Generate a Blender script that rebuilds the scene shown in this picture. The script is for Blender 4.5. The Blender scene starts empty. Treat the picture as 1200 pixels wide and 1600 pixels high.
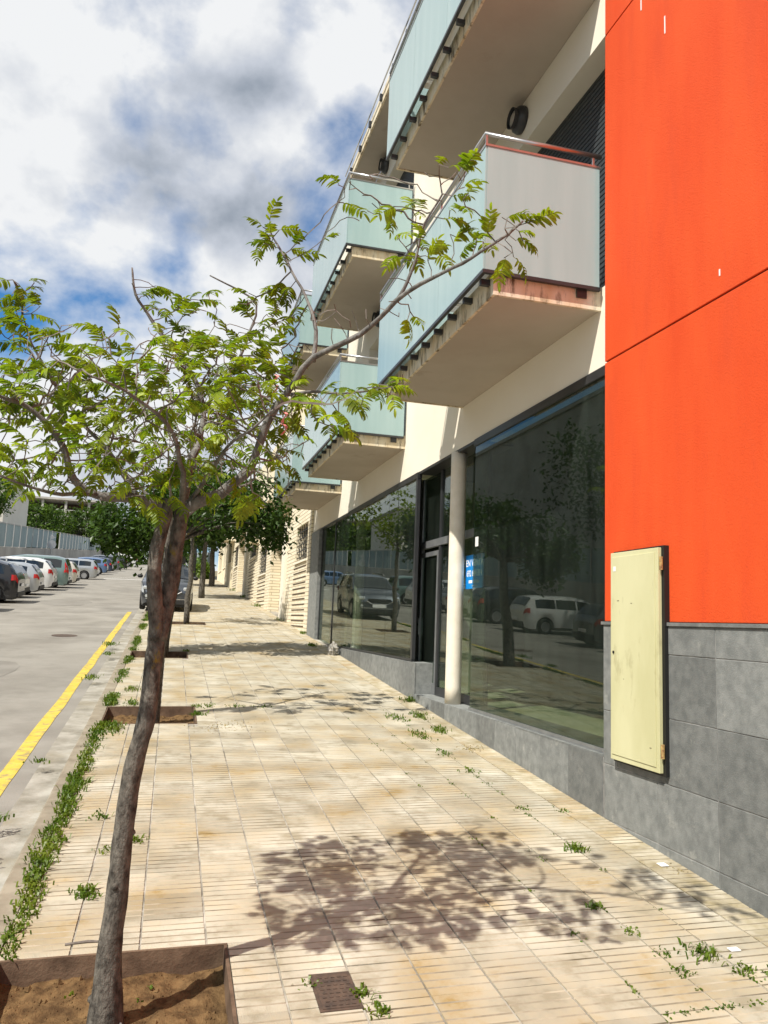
import bpy, math, random
from mathutils import Vector, Matrix, Euler, kdtree, noise
random.seed(11)
R = math.radians
sc = bpy.context.scene
C = sc.collection
# ------------------------------------------------------------------ camera
cam = bpy.data.cameras.new('camera'); co = bpy.data.objects.new('camera', cam); C.objects.link(co)
cam.sensor_fit = 'VERTICAL'; cam.sensor_height = 24.0; cam.lens = 24.0 * 1231.7 / 1600.0
cam.clip_start = 0.05; cam.clip_end = 3000
_r, _u, _f = (0.96461, -0.2607, 0.03955), (-0.07423, -0.12457, 0.98943), (0.25301, 0.95735, 0.13952)
co.matrix_world = Matrix(((_r[0], _u[0], -_f[0], 0), (_r[1], _u[1], -_f[1], 0), (_r[2], _u[2], -_f[2], 0), (0, 0, 0, 1)))
sc.camera = co
# ------------------------------------------------------------------ sky with broken cloud
LD = Vector((1.0, 0.68, -1.6)).normalized()          # the way the sunlight travels
SUN_EL = math.asin(-LD.z)
w = bpy.data.worlds.new('World'); sc.world = w; w.use_nodes = True
nt = w.node_tree; N = nt.nodes; K = nt.links; N.clear()
def nd(t, **kw):
    n = N.new(t)
    for k, v in kw.items(): setattr(n, k, v)
    return n
out = nd('ShaderNodeOutputWorld'); bg = nd('ShaderNodeBackground'); bg.inputs['Strength'].default_value = 0.05
sky = nd('ShaderNodeTexSky', sky_type='NISHITA'); sky.sun_disc = False
sky.sun_elevation = SUN_EL; sky.sun_rotation = math.atan2(-LD.x, -LD.y)
sky.air_density = 1.0; sky.dust_density = 0.6; sky.ozone_density = 2.0
tc = nd('ShaderNodeTexCoord'); sep = nd('ShaderNodeSeparateXYZ'); K.new(tc.outputs['Generated'], sep.inputs[0])
mz = nd('ShaderNodeMath', operation='MAXIMUM'); K.new(sep.outputs[2], mz.inputs[0]); mz.inputs[1].default_value = 0.02
az = nd('ShaderNodeMath', operation='ADD'); K.new(mz.outputs[0], az.inputs[0]); az.inputs[1].default_value = 0.7
dx = nd('ShaderNodeMath', operation='DIVIDE'); K.new(sep.outputs[0], dx.inputs[0]); K.new(az.outputs[0], dx.inputs[1])
dy = nd('ShaderNodeMath', operation='DIVIDE'); K.new(sep.outputs[1], dy.inputs[0]); K.new(az.outputs[0], dy.inputs[1])
cx = nd('ShaderNodeCombineXYZ'); K.new(dx.outputs[0], cx.inputs[0]); K.new(dy.outputs[0], cx.inputs[1]); cx.inputs[2].default_value = 3.7
def wnoise(scale, detail, rough, off, dist=0.0):
    mp = nd('ShaderNodeMapping'); K.new(cx.outputs[0], mp.inputs['Vector']); mp.inputs['Location'].default_value = off
    n = nd('ShaderNodeTexNoise'); n.inputs['Scale'].default_value = scale; n.inputs['Detail'].default_value = detail
    n.inputs['Roughness'].default_value = rough; n.inputs['Distortion'].default_value = dist
    K.new(mp.outputs[0], n.inputs['Vector']); return n
def wramp(src, stops):
    r = nd('ShaderNodeValToRGB'); K.new(src, r.inputs[0]); e = r.color_ramp.elements
    e[0].position, e[0].color = stops[0][0], stops[0][1]; e[1].position, e[1].color = stops[-1][0], stops[-1][1]
    for p, c in stops[1:-1]: q = e.new(p); q.color = c
    return r
g4 = lambda v: (v, v, v, 1)
cover = wramp(wnoise(4.4, 12, 0.53, (11.69, 18.08, 3.41), 0.1).outputs['Fac'], [(0.375, g4(0)), (0.435, g4(0.45)), (0.505, g4(1))])
shade = wramp(wnoise(4.2, 12, 0.52, (18.58, 17.13, 4.95), 0.1).outputs['Fac'], [(0.32, (3.9, 4.6, 5.6, 1)), (0.41, (8.4, 9.0, 10.1, 1)), (0.49, (13.0, 13.2, 13.4, 1))])
mixs = nd('ShaderNodeMixRGB'); K.new(cover.outputs[0], mixs.inputs[0])
skym = nd('ShaderNodeMixRGB', blend_type='MULTIPLY'); skym.inputs[0].default_value = 1; K.new(sky.outputs[0], skym.inputs[1]); skym.inputs[2].default_value = (0.75, 1.6, 2.15, 1)
K.new(skym.outputs[0], mixs.inputs[1]); K.new(shade.outputs[0], mixs.inputs[2])
K.new(mixs.outputs[0], bg.inputs[0]); K.new(bg.outputs[0], out.inputs[0])
sun = bpy.data.lights.new('sun', 'SUN'); so = bpy.data.objects.new('sun', sun); C.objects.link(so)
sun.energy = 5.0; sun.angle = R(0.55); sun.color = (1.0, 0.95, 0.86)
so.rotation_euler = LD.to_track_quat('-Z', 'Y').to_euler(); so.location = (-20, -15, 40)
sc.view_settings.view_transform = 'Standard'; sc.view_settings.look = 'None'; sc.view_settings.gamma = 1.0
sc.view_settings.exposure = 0.45
sc.cycles.max_bounces = 8; sc.cycles.transparent_max_bounces = 16

# ------------------------------------------------------------------ materials
MATS = {}
def mat(name, c1, c2=None, scale=4.0, rough=0.8, bump=0.0, bscale=60.0, metal=0.0, spec=0.5, detail=6, rnd=0.0, stain=None, stscale=1.5, stpos=(0.5, 0.68), stretch=(1, 1, 1), coat=0.0, ramp=(0.35, 0.65)):
    m = bpy.data.materials.new(name); m.use_nodes = True; t = m.node_tree; n = t.nodes; l = t.links
    b = n['Principled BSDF']; b.inputs['Roughness'].default_value = rough; b.inputs['Metallic'].default_value = metal
    b.inputs['Specular IOR Level'].default_value = spec; b.inputs['Coat Weight'].default_value = coat
    geo = n.new('ShaderNodeNewGeometry'); mp = n.new('ShaderNodeMapping'); mp.inputs['Scale'].default_value = stretch
    l.new(geo.outputs['Position'], mp.inputs['Vector'])
    def nz(s, d=detail, ro=0.6):
        q = n.new('ShaderNodeTexNoise'); q.inputs['Scale'].default_value = s; q.inputs['Detail'].default_value = d; q.inputs['Roughness'].default_value = ro
        l.new(mp.outputs[0], q.inputs['Vector']); return q
    col = None
    if c2 is not None:
        r = n.new('ShaderNodeValToRGB'); r.color_ramp.elements[0].position, r.color_ramp.elements[1].position = ramp
        r.color_ramp.elements[0].color = (*c1, 1); r.color_ramp.elements[1].color = (*c2, 1)
        l.new(nz(scale).outputs['Fac'], r.inputs[0]); col = r.outputs[0]
    else:
        r = n.new('ShaderNodeRGB'); r.outputs[0].default_value = (*c1, 1); col = r.outputs[0]
    if stain is not None:
        r2 = n.new('ShaderNodeValToRGB'); r2.color_ramp.elements[0].position, r2.color_ramp.elements[1].position = stpos
        q = nz(stscale, 8, 0.65); l.new(q.outputs['Fac'], r2.inputs[0])
        mx = n.new('ShaderNodeMixRGB'); l.new(r2.outputs[0], mx.inputs[0]); l.new(col, mx.inputs[1]); mx.inputs[2].default_value = (*stain, 1); col = mx.outputs[0]
    if rnd > 0:
        oi = n.new('ShaderNodeObjectInfo'); mr = n.new('ShaderNodeMapRange'); l.new(oi.outputs['Random'], mr.inputs[0])
        mr.inputs[3].default_value = 1 - rnd; mr.inputs[4].default_value = 1 + rnd * 0.6
        mx = n.new('ShaderNodeMixRGB'); mx.blend_type = 'MULTIPLY'; mx.inputs[0].default_value = 1; l.new(col, mx.inputs[1]); l.new(mr.outputs[0], mx.inputs[2]); col = mx.outputs[0]
    l.new(col, b.inputs['Base Color'])
    if bump > 0:
        bp = n.new('ShaderNodeBump'); bp.inputs['Strength'].default_value = bump; bp.inputs['Distance'].default_value = 0.01
        l.new(nz(bscale, 4).outputs['Fac'], bp.inputs['Height']); l.new(bp.outputs[0], b.inputs['Normal'])
    MATS[name] = m; return m
mat('slab', (0.30, 0.262, 0.185), (0.54, 0.51, 0.425), 4.2, 0.9, 0.6, 140, rnd=0.16, stain=(0.30, 0.21, 0.085), stscale=2.1, stpos=(0.46, 0.70), detail=12, spec=0.2)
mat('slab_border', (0.29, 0.24, 0.14), (0.49, 0.44, 0.34), 5, 0.9, 0.35, 120, rnd=0.15, stain=(0.36, 0.26, 0.14), stscale=1.6, stpos=(0.5, 0.7), spec=0.2)
mat('groove_dirt', (0.14, 0.115, 0.075), (0.48, 0.42, 0.32), 2.6, 0.95, spec=0.1)
mat('mortar', (0.13, 0.115, 0.09), (0.44, 0.41, 0.355), 3, 0.95, 0.4, 90, spec=0.1)
mat('kerb', (0.20, 0.17, 0.125), (0.29, 0.255, 0.195), 5, 0.9, 0.3, 150, rnd=0.06, stain=(0.2, 0.17, 0.13), stscale=3, stpos=(0.6, 0.8), spec=0.2)
mat('gutter', (0.19, 0.175, 0.14), (0.37, 0.35, 0.305), 3, 0.9, 0.4, 60, stain=(0.25, 0.22, 0.16), stscale=1.8, stpos=(0.52, 0.7), spec=0.2)
mat('asphalt', (0.215, 0.20, 0.175), (0.28, 0.263, 0.232), 0.7, 0.95, 0.7, 130, stain=(0.17, 0.157, 0.136), stscale=0.6, stpos=(0.48, 0.72), spec=0.2)
mat('asphalt_patch', (0.185, 0.172, 0.15), (0.235, 0.22, 0.195), 1.5, 0.95, 0.7, 130, spec=0.2)
mat('yellow_paint', (0.50, 0.37, 0.06), (0.58, 0.45, 0.10), 8, 0.9, 0.6, 130, stain=(0.24, 0.20, 0.13), stscale=9, stpos=(0.5, 0.66), spec=0.1)
mat('white_paint', (0.74, 0.73, 0.7), (0.6, 0.58, 0.54), 5, 0.8, 0.3, 120, stain=(0.25, 0.23, 0.2), stscale=5, stpos=(0.58, 0.72))
mat('soil', (0.07, 0.042, 0.021), (0.175, 0.108, 0.05), 16, 1.0, 1.0, 60, spec=0.05)
mat('edging', (0.085, 0.055, 0.036), (0.165, 0.11, 0.072), 8, 0.9, 0.4, 60, spec=0.2)
mat('iron', (0.05, 0.035, 0.027), (0.10, 0.065, 0.045), 20, 0.75, 0.3, 90, spec=0.4)
mat('orange', (0.70, 0.067, 0.009), (0.76, 0.088, 0.014), 2.6, 0.75, 0.8, 260, stain=(0.66, 0.068, 0.014), stscale=3.5, stpos=(0.5, 0.75), stretch=(1, 1, 0.22), detail=12, spec=0.3)
mat('stone', (0.155, 0.163, 0.158), (0.235, 0.242, 0.232), 11, 0.72, 0.35, 90, rnd=0.28, stain=(0.34, 0.34, 0.31), stscale=7, stpos=(0.60, 0.76), spec=0.35, detail=14)
mat('stone_edge', (0.12, 0.12, 0.115), (0.36, 0.35, 0.33), 5, 0.85, 0.2, 80)
mat('white_wall', (0.78, 0.73, 0.62), (0.74, 0.68, 0.56), 0.8, 0.85, 0.25, 160, spec=0.2)
mat('cream_wall', (0.72, 0.64, 0.46), (0.78, 0.71, 0.55), 0.6, 0.9, 0.3, 120, stain=(0.62, 0.45, 0.22), stscale=0.5, stpos=(0.5, 0.8), spec=0.2)
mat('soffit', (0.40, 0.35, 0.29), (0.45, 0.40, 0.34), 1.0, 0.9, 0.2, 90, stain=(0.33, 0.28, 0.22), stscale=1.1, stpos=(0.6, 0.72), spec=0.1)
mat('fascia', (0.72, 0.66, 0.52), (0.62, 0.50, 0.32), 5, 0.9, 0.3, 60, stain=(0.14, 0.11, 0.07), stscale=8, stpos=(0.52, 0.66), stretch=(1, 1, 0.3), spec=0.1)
mat('column', (0.68, 0.62, 0.50), (0.76, 0.70, 0.59), 6, 0.8, 0.3, 60, stain=(0.42, 0.36, 0.26), stscale=9, stpos=(0.64, 0.76), spec=0.2)
mat('dark_metal', (0.022, 0.023, 0.025), (0.035, 0.036, 0.038), 3, 0.4, 0.0, spec=0.5)
mat('grey_metal', (0.24, 0.25, 0.26), (0.32, 0.33, 0.33), 6, 0.42, 0.0, metal=0.6)
mat('rail_metal', (0.42, 0.42, 0.41), (0.5, 0.5, 0.49), 6, 0.28, 0.0, metal=0.9)
mat('shutter', (0.028, 0.034, 0.036), (0.04, 0.045, 0.048), 2, 0.5)
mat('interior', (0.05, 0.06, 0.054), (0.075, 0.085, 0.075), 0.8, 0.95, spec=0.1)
mat('interior_floor', (0.56, 0.50, 0.34), (0.64, 0.57, 0.40), 1.2, 0.8, spec=0.2)
mat('cabinet', (0.50, 0.48, 0.27), (0.58, 0.56, 0.34), 2.2, 0.6, 0.08, 40, stain=(0.36, 0.33, 0.18), stscale=6, stpos=(0.58, 0.76), spec=0.4, stretch=(1, 1, 0.4))
mat('black', (0.006, 0.006, 0.006), None, rough=0.6)
mat('rust', (0.16, 0.06, 0.03), (0.5, 0.36, 0.12), 40, 0.8)
mat('lamp_glass', (0.30, 0.28, 0.25), (0.36, 0.34, 0.30), 10, 0.3)
mat('sign_blue', (0.0, 0.22, 0.62), (0.0, 0.25, 0.68), 2, 0.5)
mat('sign_white', (0.85, 0.86, 0.88), None, rough=0.5)
mat('bark', (0.048, 0.043, 0.037), (0.16, 0.145, 0.122), 30, 0.95, 1.0, 80, stain=(0.22, 0.17, 0.03), stscale=9, stpos=(0.64, 0.72), stretch=(1, 1, 0.55), detail=12, ramp=(0.36, 0.62), spec=0.1)
mat('bark_pale', (0.095, 0.09, 0.083), (0.22, 0.21, 0.195), 20, 0.95, 0.9, 80, stretch=(1, 1, 0.5), spec=0.1)
mat('twig', (0.10, 0.088, 0.078), (0.24, 0.215, 0.19), 12, 0.95, spec=0.1)
mat('fence_panel', (0.20, 0.27, 0.29), (0.26, 0.33, 0.34), 1.0, 0.55, rnd=0.08)
mat('fence_post', (0.36, 0.36, 0.35), (0.44, 0.43, 0.41), 3, 0.7)
mat('concrete', (0.36, 0.34, 0.31), (0.46, 0.44, 0.40), 0.5, 0.9, 0.2, 20, stain=(0.26, 0.24, 0.21), stscale=0.4, stpos=(0.5, 0.75))
mat('pale_concrete', (0.60, 0.56, 0.50), (0.68, 0.65, 0.58), 0.3, 0.9)
mat('brown_screen', (0.06, 0.04, 0.025), (0.10, 0.065, 0.04), 2, 0.8)
mat('earth', (0.14, 0.12, 0.07), (0.22, 0.19, 0.11), 0.4, 1.0)
mat('litter', (0.75, 0.74, 0.72), None, rough=0.7)
mat('red_tape', (0.65, 0.10, 0.10), (0.75, 0.4, 0.38), 60, 0.6)
mat('dry_grass', (0.22, 0.17, 0.06), (0.30, 0.24, 0.10), 9, 0.9)
def leafmat(name, c1, c2, trans=0.45, scale=9.0, rnd=0.25):
    m = bpy.data.materials.new(name); m.use_nodes = True; t = m.node_tree; n = t.nodes; l = t.links; n.remove(n['Principled BSDF'])
    geo = n.new('ShaderNodeNewGeometry'); q = n.new('ShaderNodeTexNoise'); q.inputs['Scale'].default_value = scale; l.new(geo.outputs['Position'], q.inputs['Vector'])
    r = n.new('ShaderNodeValToRGB'); r.color_ramp.elements[0].position = 0.33; r.color_ramp.elements[1].position = 0.68
    r.color_ramp.elements[0].color = (*c1, 1); r.color_ramp.elements[1].color = (*c2, 1); l.new(q.outputs['Fac'], r.inputs[0])
    d = n.new('ShaderNodeBsdfDiffuse'); tr = n.new('ShaderNodeBsdfTranslucent'); gl = n.new('ShaderNodeBsdfGlossy'); gl.inputs['Roughness'].default_value = 0.42
    q2 = n.new('ShaderNodeTexNoise'); q2.inputs['Scale'].default_value = scale * 14; l.new(geo.outputs['Position'], q2.inputs['Vector'])
    oi = n.new('ShaderNodeObjectInfo'); ad = n.new('ShaderNodeMath'); ad.operation = 'ADD'; l.new(oi.outputs['Random'], ad.inputs[0]); l.new(q2.outputs['Fac'], ad.inputs[1])
    mr = n.new('ShaderNodeMapRange'); l.new(ad.outputs[0], mr.inputs[0]); mr.inputs[1].default_value = .3; mr.inputs[2].default_value = 1.7; mr.inputs[3].default_value = .5; mr.inputs[4].default_value = 1.45
    mv = n.new('ShaderNodeMixRGB'); mv.blend_type = 'MULTIPLY'; mv.inputs[0].default_value = 1; l.new(r.outputs[0], mv.inputs[1]); l.new(mr.outputs[0], mv.inputs[2]); r = mv
    l.new(r.outputs[0], d.inputs[0])
    mu = n.new('ShaderNodeMixRGB'); mu.blend_type = 'MULTIPLY'; mu.inputs[0].default_value = 1; l.new(r.outputs[0], mu.inputs[1]); mu.inputs[2].default_value = (1.35, 1.45, 0.6, 1); l.new(mu.outputs[0], tr.inputs[0])
    a = n.new('ShaderNodeMixShader'); a.inputs[0].default_value = trans; l.new(d.outputs[0], a.inputs[1]); l.new(tr.outputs[0], a.inputs[2])
    b = n.new('ShaderNodeMixShader'); b.inputs[0].default_value = 0.025; l.new(a.outputs[0], b.inputs[1]); l.new(gl.outputs[0], b.inputs[2])
    l.new(b.outputs[0], n['Material Output'].inputs[0]); MATS[name] = m
leafmat('leaf', (0.095, 0.165, 0.008), (0.27, 0.33, 0.018), 0.45)
leafmat('leaf_dark', (0.025, 0.055, 0.010), (0.06, 0.11, 0.018), 0.3, 2.0)
leafmat('leaf_far', (0.03, 0.065, 0.012), (0.10, 0.16, 0.025), 0.3, 0.6)
leafmat('grass', (0.07, 0.14, 0.012), (0.16, 0.21, 0.02), 0.35, 5.0)
def schlick(n, l, r0, k):
    lw = n.new('ShaderNodeLayerWeight'); lw.inputs['Blend'].default_value = 0.5
    p = n.new('ShaderNodeMath'); p.operation = 'POWER'; l.new(lw.outputs['Facing'], p.inputs[0]); p.inputs[1].default_value = 4.2
    m_ = n.new('ShaderNodeMath'); m_.operation = 'MULTIPLY_ADD'; l.new(p.outputs[0], m_.inputs[0]); m_.inputs[1].default_value = k; m_.inputs[2].default_value = r0
    return m_.outputs[0]
def glassmat(name, tint, film, filmcol, refl_min=0.02, rough=0.0):
    m = bpy.data.materials.new(name); m.use_nodes = True; t = m.node_tree; n = t.nodes; l = t.links; n.remove(n['Principled BSDF'])
    tr = n.new('ShaderNodeBsdfTransparent'); tr.inputs[0].default_value = (*tint, 1)
    gl = n.new('ShaderNodeBsdfGlossy'); gl.inputs['Roughness'].default_value = rough; gl.inputs[0].default_value = (0.9, 0.95, 0.92, 1)
    di = n.new('ShaderNodeBsdfDiffuse'); di.inputs[0].default_value = (*filmcol, 1)
    geo = n.new('ShaderNodeNewGeometry'); q = n.new('ShaderNodeTexNoise'); q.inputs['Scale'].default_value = 2.0; q.inputs['Detail'].default_value = 8
    mp = n.new('ShaderNodeMapping'); mp.inputs['Scale'].default_value = (3, 3, 0.6); l.new(geo.outputs['Position'], mp.inputs[0]); l.new(mp.outputs[0], q.inputs['Vector'])
    mr = n.new('ShaderNodeMapRange'); l.new(q.outputs['Fac'], mr.inputs[0]); mr.inputs[1].default_value = 0.3; mr.inputs[2].default_value = 0.7; mr.inputs[3].default_value = film * 0.4; mr.inputs[4].default_value = film * 1.6
    a = n.new('ShaderNodeMixShader'); l.new(mr.outputs[0], a.inputs[0]); l.new(tr.outputs[0], a.inputs[1]); l.new(di.outputs[0], a.inputs[2])
    fo = schlick(n, l, 0.04, 0.62)
    b = n.new('ShaderNodeMixShader'); l.new(fo, b.inputs[0]); l.new(a.outputs[0], b.inputs[1]); l.new(gl.outputs[0], b.inputs[2])
    l.new(b.outputs[0], n['Material Output'].inputs[0]); MATS[name] = m
glassmat('shop_glass', (0.60, 0.66, 0.60), 0.035, (0.22, 0.27, 0.23))
def frosted(name, c):
    m = bpy.data.materials.new(name); m.use_nodes = True; t = m.node_tree; n = t.nodes; l = t.links; n.remove(n['Principled BSDF'])
    geo = n.new('ShaderNodeNewGeometry'); mp = n.new('ShaderNodeMapping'); mp.inputs['Scale'].default_value = (6, 6, 0.5); l.new(geo.outputs['Position'], mp.inputs[0])
    q = n.new('ShaderNodeTexNoise'); q.inputs['Scale'].default_value = 1.0; q.inputs['Detail'].default_value = 6; l.new(mp.outputs[0], q.inputs['Vector'])
    r = n.new('ShaderNodeValToRGB'); r.color_ramp.elements[0].position = 0.3; r.color_ramp.elements[1].position = 0.7
    r.color_ramp.elements[0].color = (c[0] * 0.86, c[1] * 0.9, c[2] * 0.9, 1); r.color_ramp.elements[1].color = (*c, 1); l.new(q.outputs['Fac'], r.inputs[0])
    d = n.new('ShaderNodeBsdfDiffuse'); tr = n.new('ShaderNodeBsdfTranslucent'); l.new(r.outputs[0], d.inputs[0]); l.new(r.outputs[0], tr.inputs[0])
    a = n.new('ShaderNodeMixShader'); a.inputs[0].default_value = 0.06; l.new(d.outputs[0], a.inputs[1]); l.new(tr.outputs[0], a.inputs[2])
    gl = n.new('ShaderNodeBsdfGlossy'); gl.inputs['Roughness'].default_value = 0.12
    tp = n.new('ShaderNodeBsdfTransparent'); tp.inputs[0].default_value = (.85, .95, .95, 1); a2 = n.new('ShaderNodeMixShader'); a2.inputs[0].default_value = .14; l.new(a.outputs[0], a2.inputs[1]); l.new(tp.outputs[0], a2.inputs[2]); a = a2
    fo = schlick(n, l, 0.04, 0.9)
    b = n.new('ShaderNodeMixShader'); l.new(fo, b.inputs[0]); l.new(a.outputs[0], b.inputs[1]); l.new(gl.outputs[0], b.inputs[2])
    l.new(b.outputs[0], n['Material Output'].inputs[0]); MATS[name] = m
frosted('frosted_glass', (0.42, 0.56, 0.56))
def brickmat():
    m = bpy.data.materials.new('cream_brick'); m.use_nodes = True; t = m.node_tree; n = t.nodes; l = t.links; b = n['Principled BSDF']; b.inputs['Roughness'].default_value = 0.85
    geo = n.new('ShaderNodeNewGeometry'); s = n.new('ShaderNodeSeparateXYZ'); l.new(geo.outputs['Position'], s.inputs[0])
    ad = n.new('ShaderNodeMath'); ad.operation = 'ADD'; l.new(s.outputs[0], ad.inputs[0]); l.new(s.outputs[1], ad.inputs[1])
    cb = n.new('ShaderNodeCombineXYZ'); l.new(ad.outputs[0], cb.inputs[0]); l.new(s.outputs[2], cb.inputs[1])
    bt = n.new('ShaderNodeTexBrick'); l.new(cb.outputs[0], bt.inputs['Vector']); bt.inputs['Scale'].default_value = 1.0
    bt.inputs['Brick Width'].default_value = 0.6; bt.inputs['Row Height'].default_value = 0.11; bt.inputs['Mortar Size'].default_value = 0.012
    bt.inputs['Color1'].default_value = (0.70, 0.61, 0.44, 1); bt.inputs['Color2'].default_value = (0.78, 0.71, 0.55, 1); bt.inputs['Mortar'].default_value = (0.40, 0.33, 0.22, 1)
    l.new(bt.outputs['Color'], b.inputs['Base Color'])
    bp = n.new('ShaderNodeBump'); bp.inputs['Strength'].default_value = 0.6; bp.inputs['Distance'].default_value = 0.01; bp.invert = True; l.new(bt.outputs['Fac'], bp.inputs['Height']); l.new(bp.outputs[0], b.inputs['Normal'])
    MATS['cream_brick'] = m
brickmat()
def paint(name, c, metal=0.3):
    return mat(name, c, tuple(x * 0.93 for x in c), 2.0, 0.3, metal=metal, coat=0.8)
mat('tyre', (0.012, 0.012, 0.012), (0.02, 0.02, 0.02), 20, 0.85)
mat('rim', (0.42, 0.43, 0.44), (0.5, 0.5, 0.5), 5, 0.35, metal=0.8)
mat('trim', (0.015, 0.015, 0.016), None, rough=0.6)
mat('car_glass', (0.012, 0.016, 0.018), None, rough=0.05, spec=0.8)
mat('tail_red', (0.45, 0.012, 0.012), None, rough=0.25)
mat('head_lens', (0.55, 0.58, 0.6), None, rough=0.12, metal=0.3)
mat('chrome', (0.7, 0.7, 0.7), None, rough=0.2, metal=0.9)

# ------------------------------------------------------------------ mesh helpers
def W(o):
    v = Vector((0, 0, 0))
    while o is not None: v += o.location; o = o.parent
    return v
class MB:
    def __init__(s): s.v = []; s.f = []
    def add(s, vs, fs):
        b = len(s.v); s.v.extend([tuple(q) for q in vs]); s.f.extend([tuple(i + b for i in q) for q in fs]); return s
    def box(s, x0, x1, y0, y1, z0, z1):
        return s.add([(x0, y0, z0), (x1, y0, z0), (x1, y1, z0), (x0, y1, z0), (x0, y0, z1), (x1, y0, z1), (x1, y1, z1), (x0, y1, z1)],
                     [(0, 3, 2, 1), (4, 5, 6, 7), (0, 1, 5, 4), (1, 2, 6, 5), (2, 3, 7, 6), (3, 0, 4, 7)])
    def tube(s, pts, rad, n=6, cap=True, jit=0.0):
        pts = [Vector(p) for p in pts]; m = len(pts); vs = []; fs = []
        up = Vector((0, 0, 1)) if abs((pts[-1] - pts[0]).normalized().z) < 0.9 else Vector((1, 0, 0)); prev = None
        for i, p in enumerate(pts):
            d = (pts[min(i + 1, m - 1)] - pts[max(i - 1, 0)]); d = d.normalized() if d.length > 1e-9 else Vector((0, 0, 1))
            a = (prev if prev is not None else up).cross(d)
            if a.length < 1e-4: a = Vector((0.3, 1, 0.2)).cross(d)
            a.normalize(); b = d.cross(a); prev = b
            for k in range(n):
                t = 2 * math.pi * k / n; r = rad[i]
                if jit: r *= 1 + jit * noise.noise(Vector((math.cos(t) * 2.2, math.sin(t) * 2.2, i * 0.45 + p.x)))
                vs.append(p + (a * math.cos(t) + b * math.sin(t)) * r)
        for i in range(m - 1):
            for k in range(n):
                k2 = (k + 1) % n; fs.append((i * n + k, i * n + k2, (i + 1) * n + k2, (i + 1) * n + k))
        if cap: fs.append(tuple(range(n))[::-1]); fs.append(tuple((m - 1) * n + k for k in range(n)))
        return s.add(vs, fs)
    def lathe(s, prof, n=20, axis='z', o=(0, 0, 0)):
        vs = []; fs = []; m = len(prof)
        for (r, h) in prof:
            for k in range(n):
                t = 2 * math.pi * k / n; a, b = r * math.cos(t), r * math.sin(t)
                p = (a, b, h) if axis == 'z' else ((a, h, b) if axis == 'y' else (h, a, b))
                vs.append((p[0] + o[0], p[1] + o[1], p[2] + o[2]))
        for i in range(m - 1):
            for k in range(n):
                k2 = (k + 1) % n; fs.append((i * n + k, i * n + k2, (i + 1) * n + k2, (i + 1) * n + k))
        fs.append(tuple(range(n))[::-1]); fs.append(tuple((m - 1) * n + k for k in range(n)))
        return s.add(vs, fs)
    def mesh(s, name, m, smooth=False):
        me = bpy.data.meshes.new(name); me.from_pydata(s.v, [], s.f); me.update()
        for q in (m if isinstance(m, (list, tuple)) else [m]): me.materials.append(MATS[q])
        if smooth: me.polygons.foreach_set('use_smooth', [True] * len(me.polygons))
        return me
    def build(s, name, m, parent=None, smooth=False, local=False, bev=0.0):
        if not local:
            xs, ys, zs = zip(*s.v); c = Vector(((min(xs) + max(xs)) / 2, (min(ys) + max(ys)) / 2, min(zs)))
            s.v = [(a - c.x, b - c.y, d - c.z) for a, b, d in s.v]
        else: c = Vector((0, 0, 0))
        o = bpy.data.objects.new(name, s.mesh(name, m, smooth)); C.objects.link(o)
        if parent is not None:
            o.parent = parent; o.location = c if local else c - W(parent)
        else: o.location = c
        if bev > 0:
            md = o.modifiers.new('bevel', 'BEVEL'); md.width = bev; md.segments = 2; md.limit_method = 'ANGLE'
        return o
def tag(o, label=None, cat=None, group=None, kind=None):
    if label: o['label'] = label
    if cat: o['category'] = cat
    if group: o['group'] = group
    if kind: o['kind'] = kind
    return o
def empty(name, loc): o = bpy.data.objects.new(name, None); C.objects.link(o); o.location = loc; o.empty_display_size = 0.2; return o
def box(name, m, parent, *a, bev=0.0): return MB().box(*a).build(name, m, parent, bev=bev)
def put(mesh, name, parent, loc, rot=None, scale=None):
    o = bpy.data.objects.new(name, mesh); C.objects.link(o); o.parent = parent
    o.location = Vector(loc) - (W(parent) if parent is not None else Vector((0, 0, 0)))
    if rot is not None: o.rotation_euler = rot
    if scale is not None: o.scale = scale
    return o
# ------------------------------------------------------------------ ground
SL, KX, H0, CREST = 0.0746, 0.015, 2.031, 140.0
def gz(x, y): return -H0 + SL * min(y, CREST) + KX * max(-14, min(x, 6))
def rz(x, y): return gz(x, y) - 0.115
TILT = Euler((math.atan(SL), -math.atan(KX), 0))
def strip(mb, x0, x1, ys, dz, f=gz, nx=1):
    vs = []; fs = []
    for y in ys:
        for i in range(nx + 1):
            x = x0 + (x1 - x0) * i / nx; vs.append((x, y, f(x, y) + dz))
    for j in range(len(ys) - 1):
        for i in range(nx):
            a = j * (nx + 1) + i; fs.append((a, a + 1, a + nx + 2, a + nx + 1))
    return mb.add(vs, fs)
ys_long = [-12, 0, 10, 20, 40, 80, 120, CREST, 160, 260]
tag(strip(MB(), -400, 400, [-200, -12, 0, 40, CREST, 300, 900], -0.6, nx=8).build('ground', 'earth'), kind='structure')
TX = [-0.69 + 0.335 * i for i in range(13)]                     # joints between the slab columns
WELLS = [(-0.685, 0.42, 3.38, 4.45), (-0.685, 0.42, 9.97, 11.06), (-0.685, 0.42, 16.05, 17.1), (0.06, 1.05, 23.6, 24.5)]
mb = MB(); strip(mb, 1.05, 3.9, ys_long, -0.007)
strip(mb, 0.42, 1.05, [-12, 10, 23.6], -0.007); strip(mb, 0.42, 1.05, [24.5, 60, CREST, 260], -0.007)
strip(mb, 0.06, 0.42, [24.5, 60, CREST, 260], -0.007)
ye = [-12] + [v for q in WELLS[:3] for v in q[2:]] + [23.6]
for a, b in zip(ye[::2], ye[1::2]): strip(mb, -0.685, 0.42, [a, b], -0.007)
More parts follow.
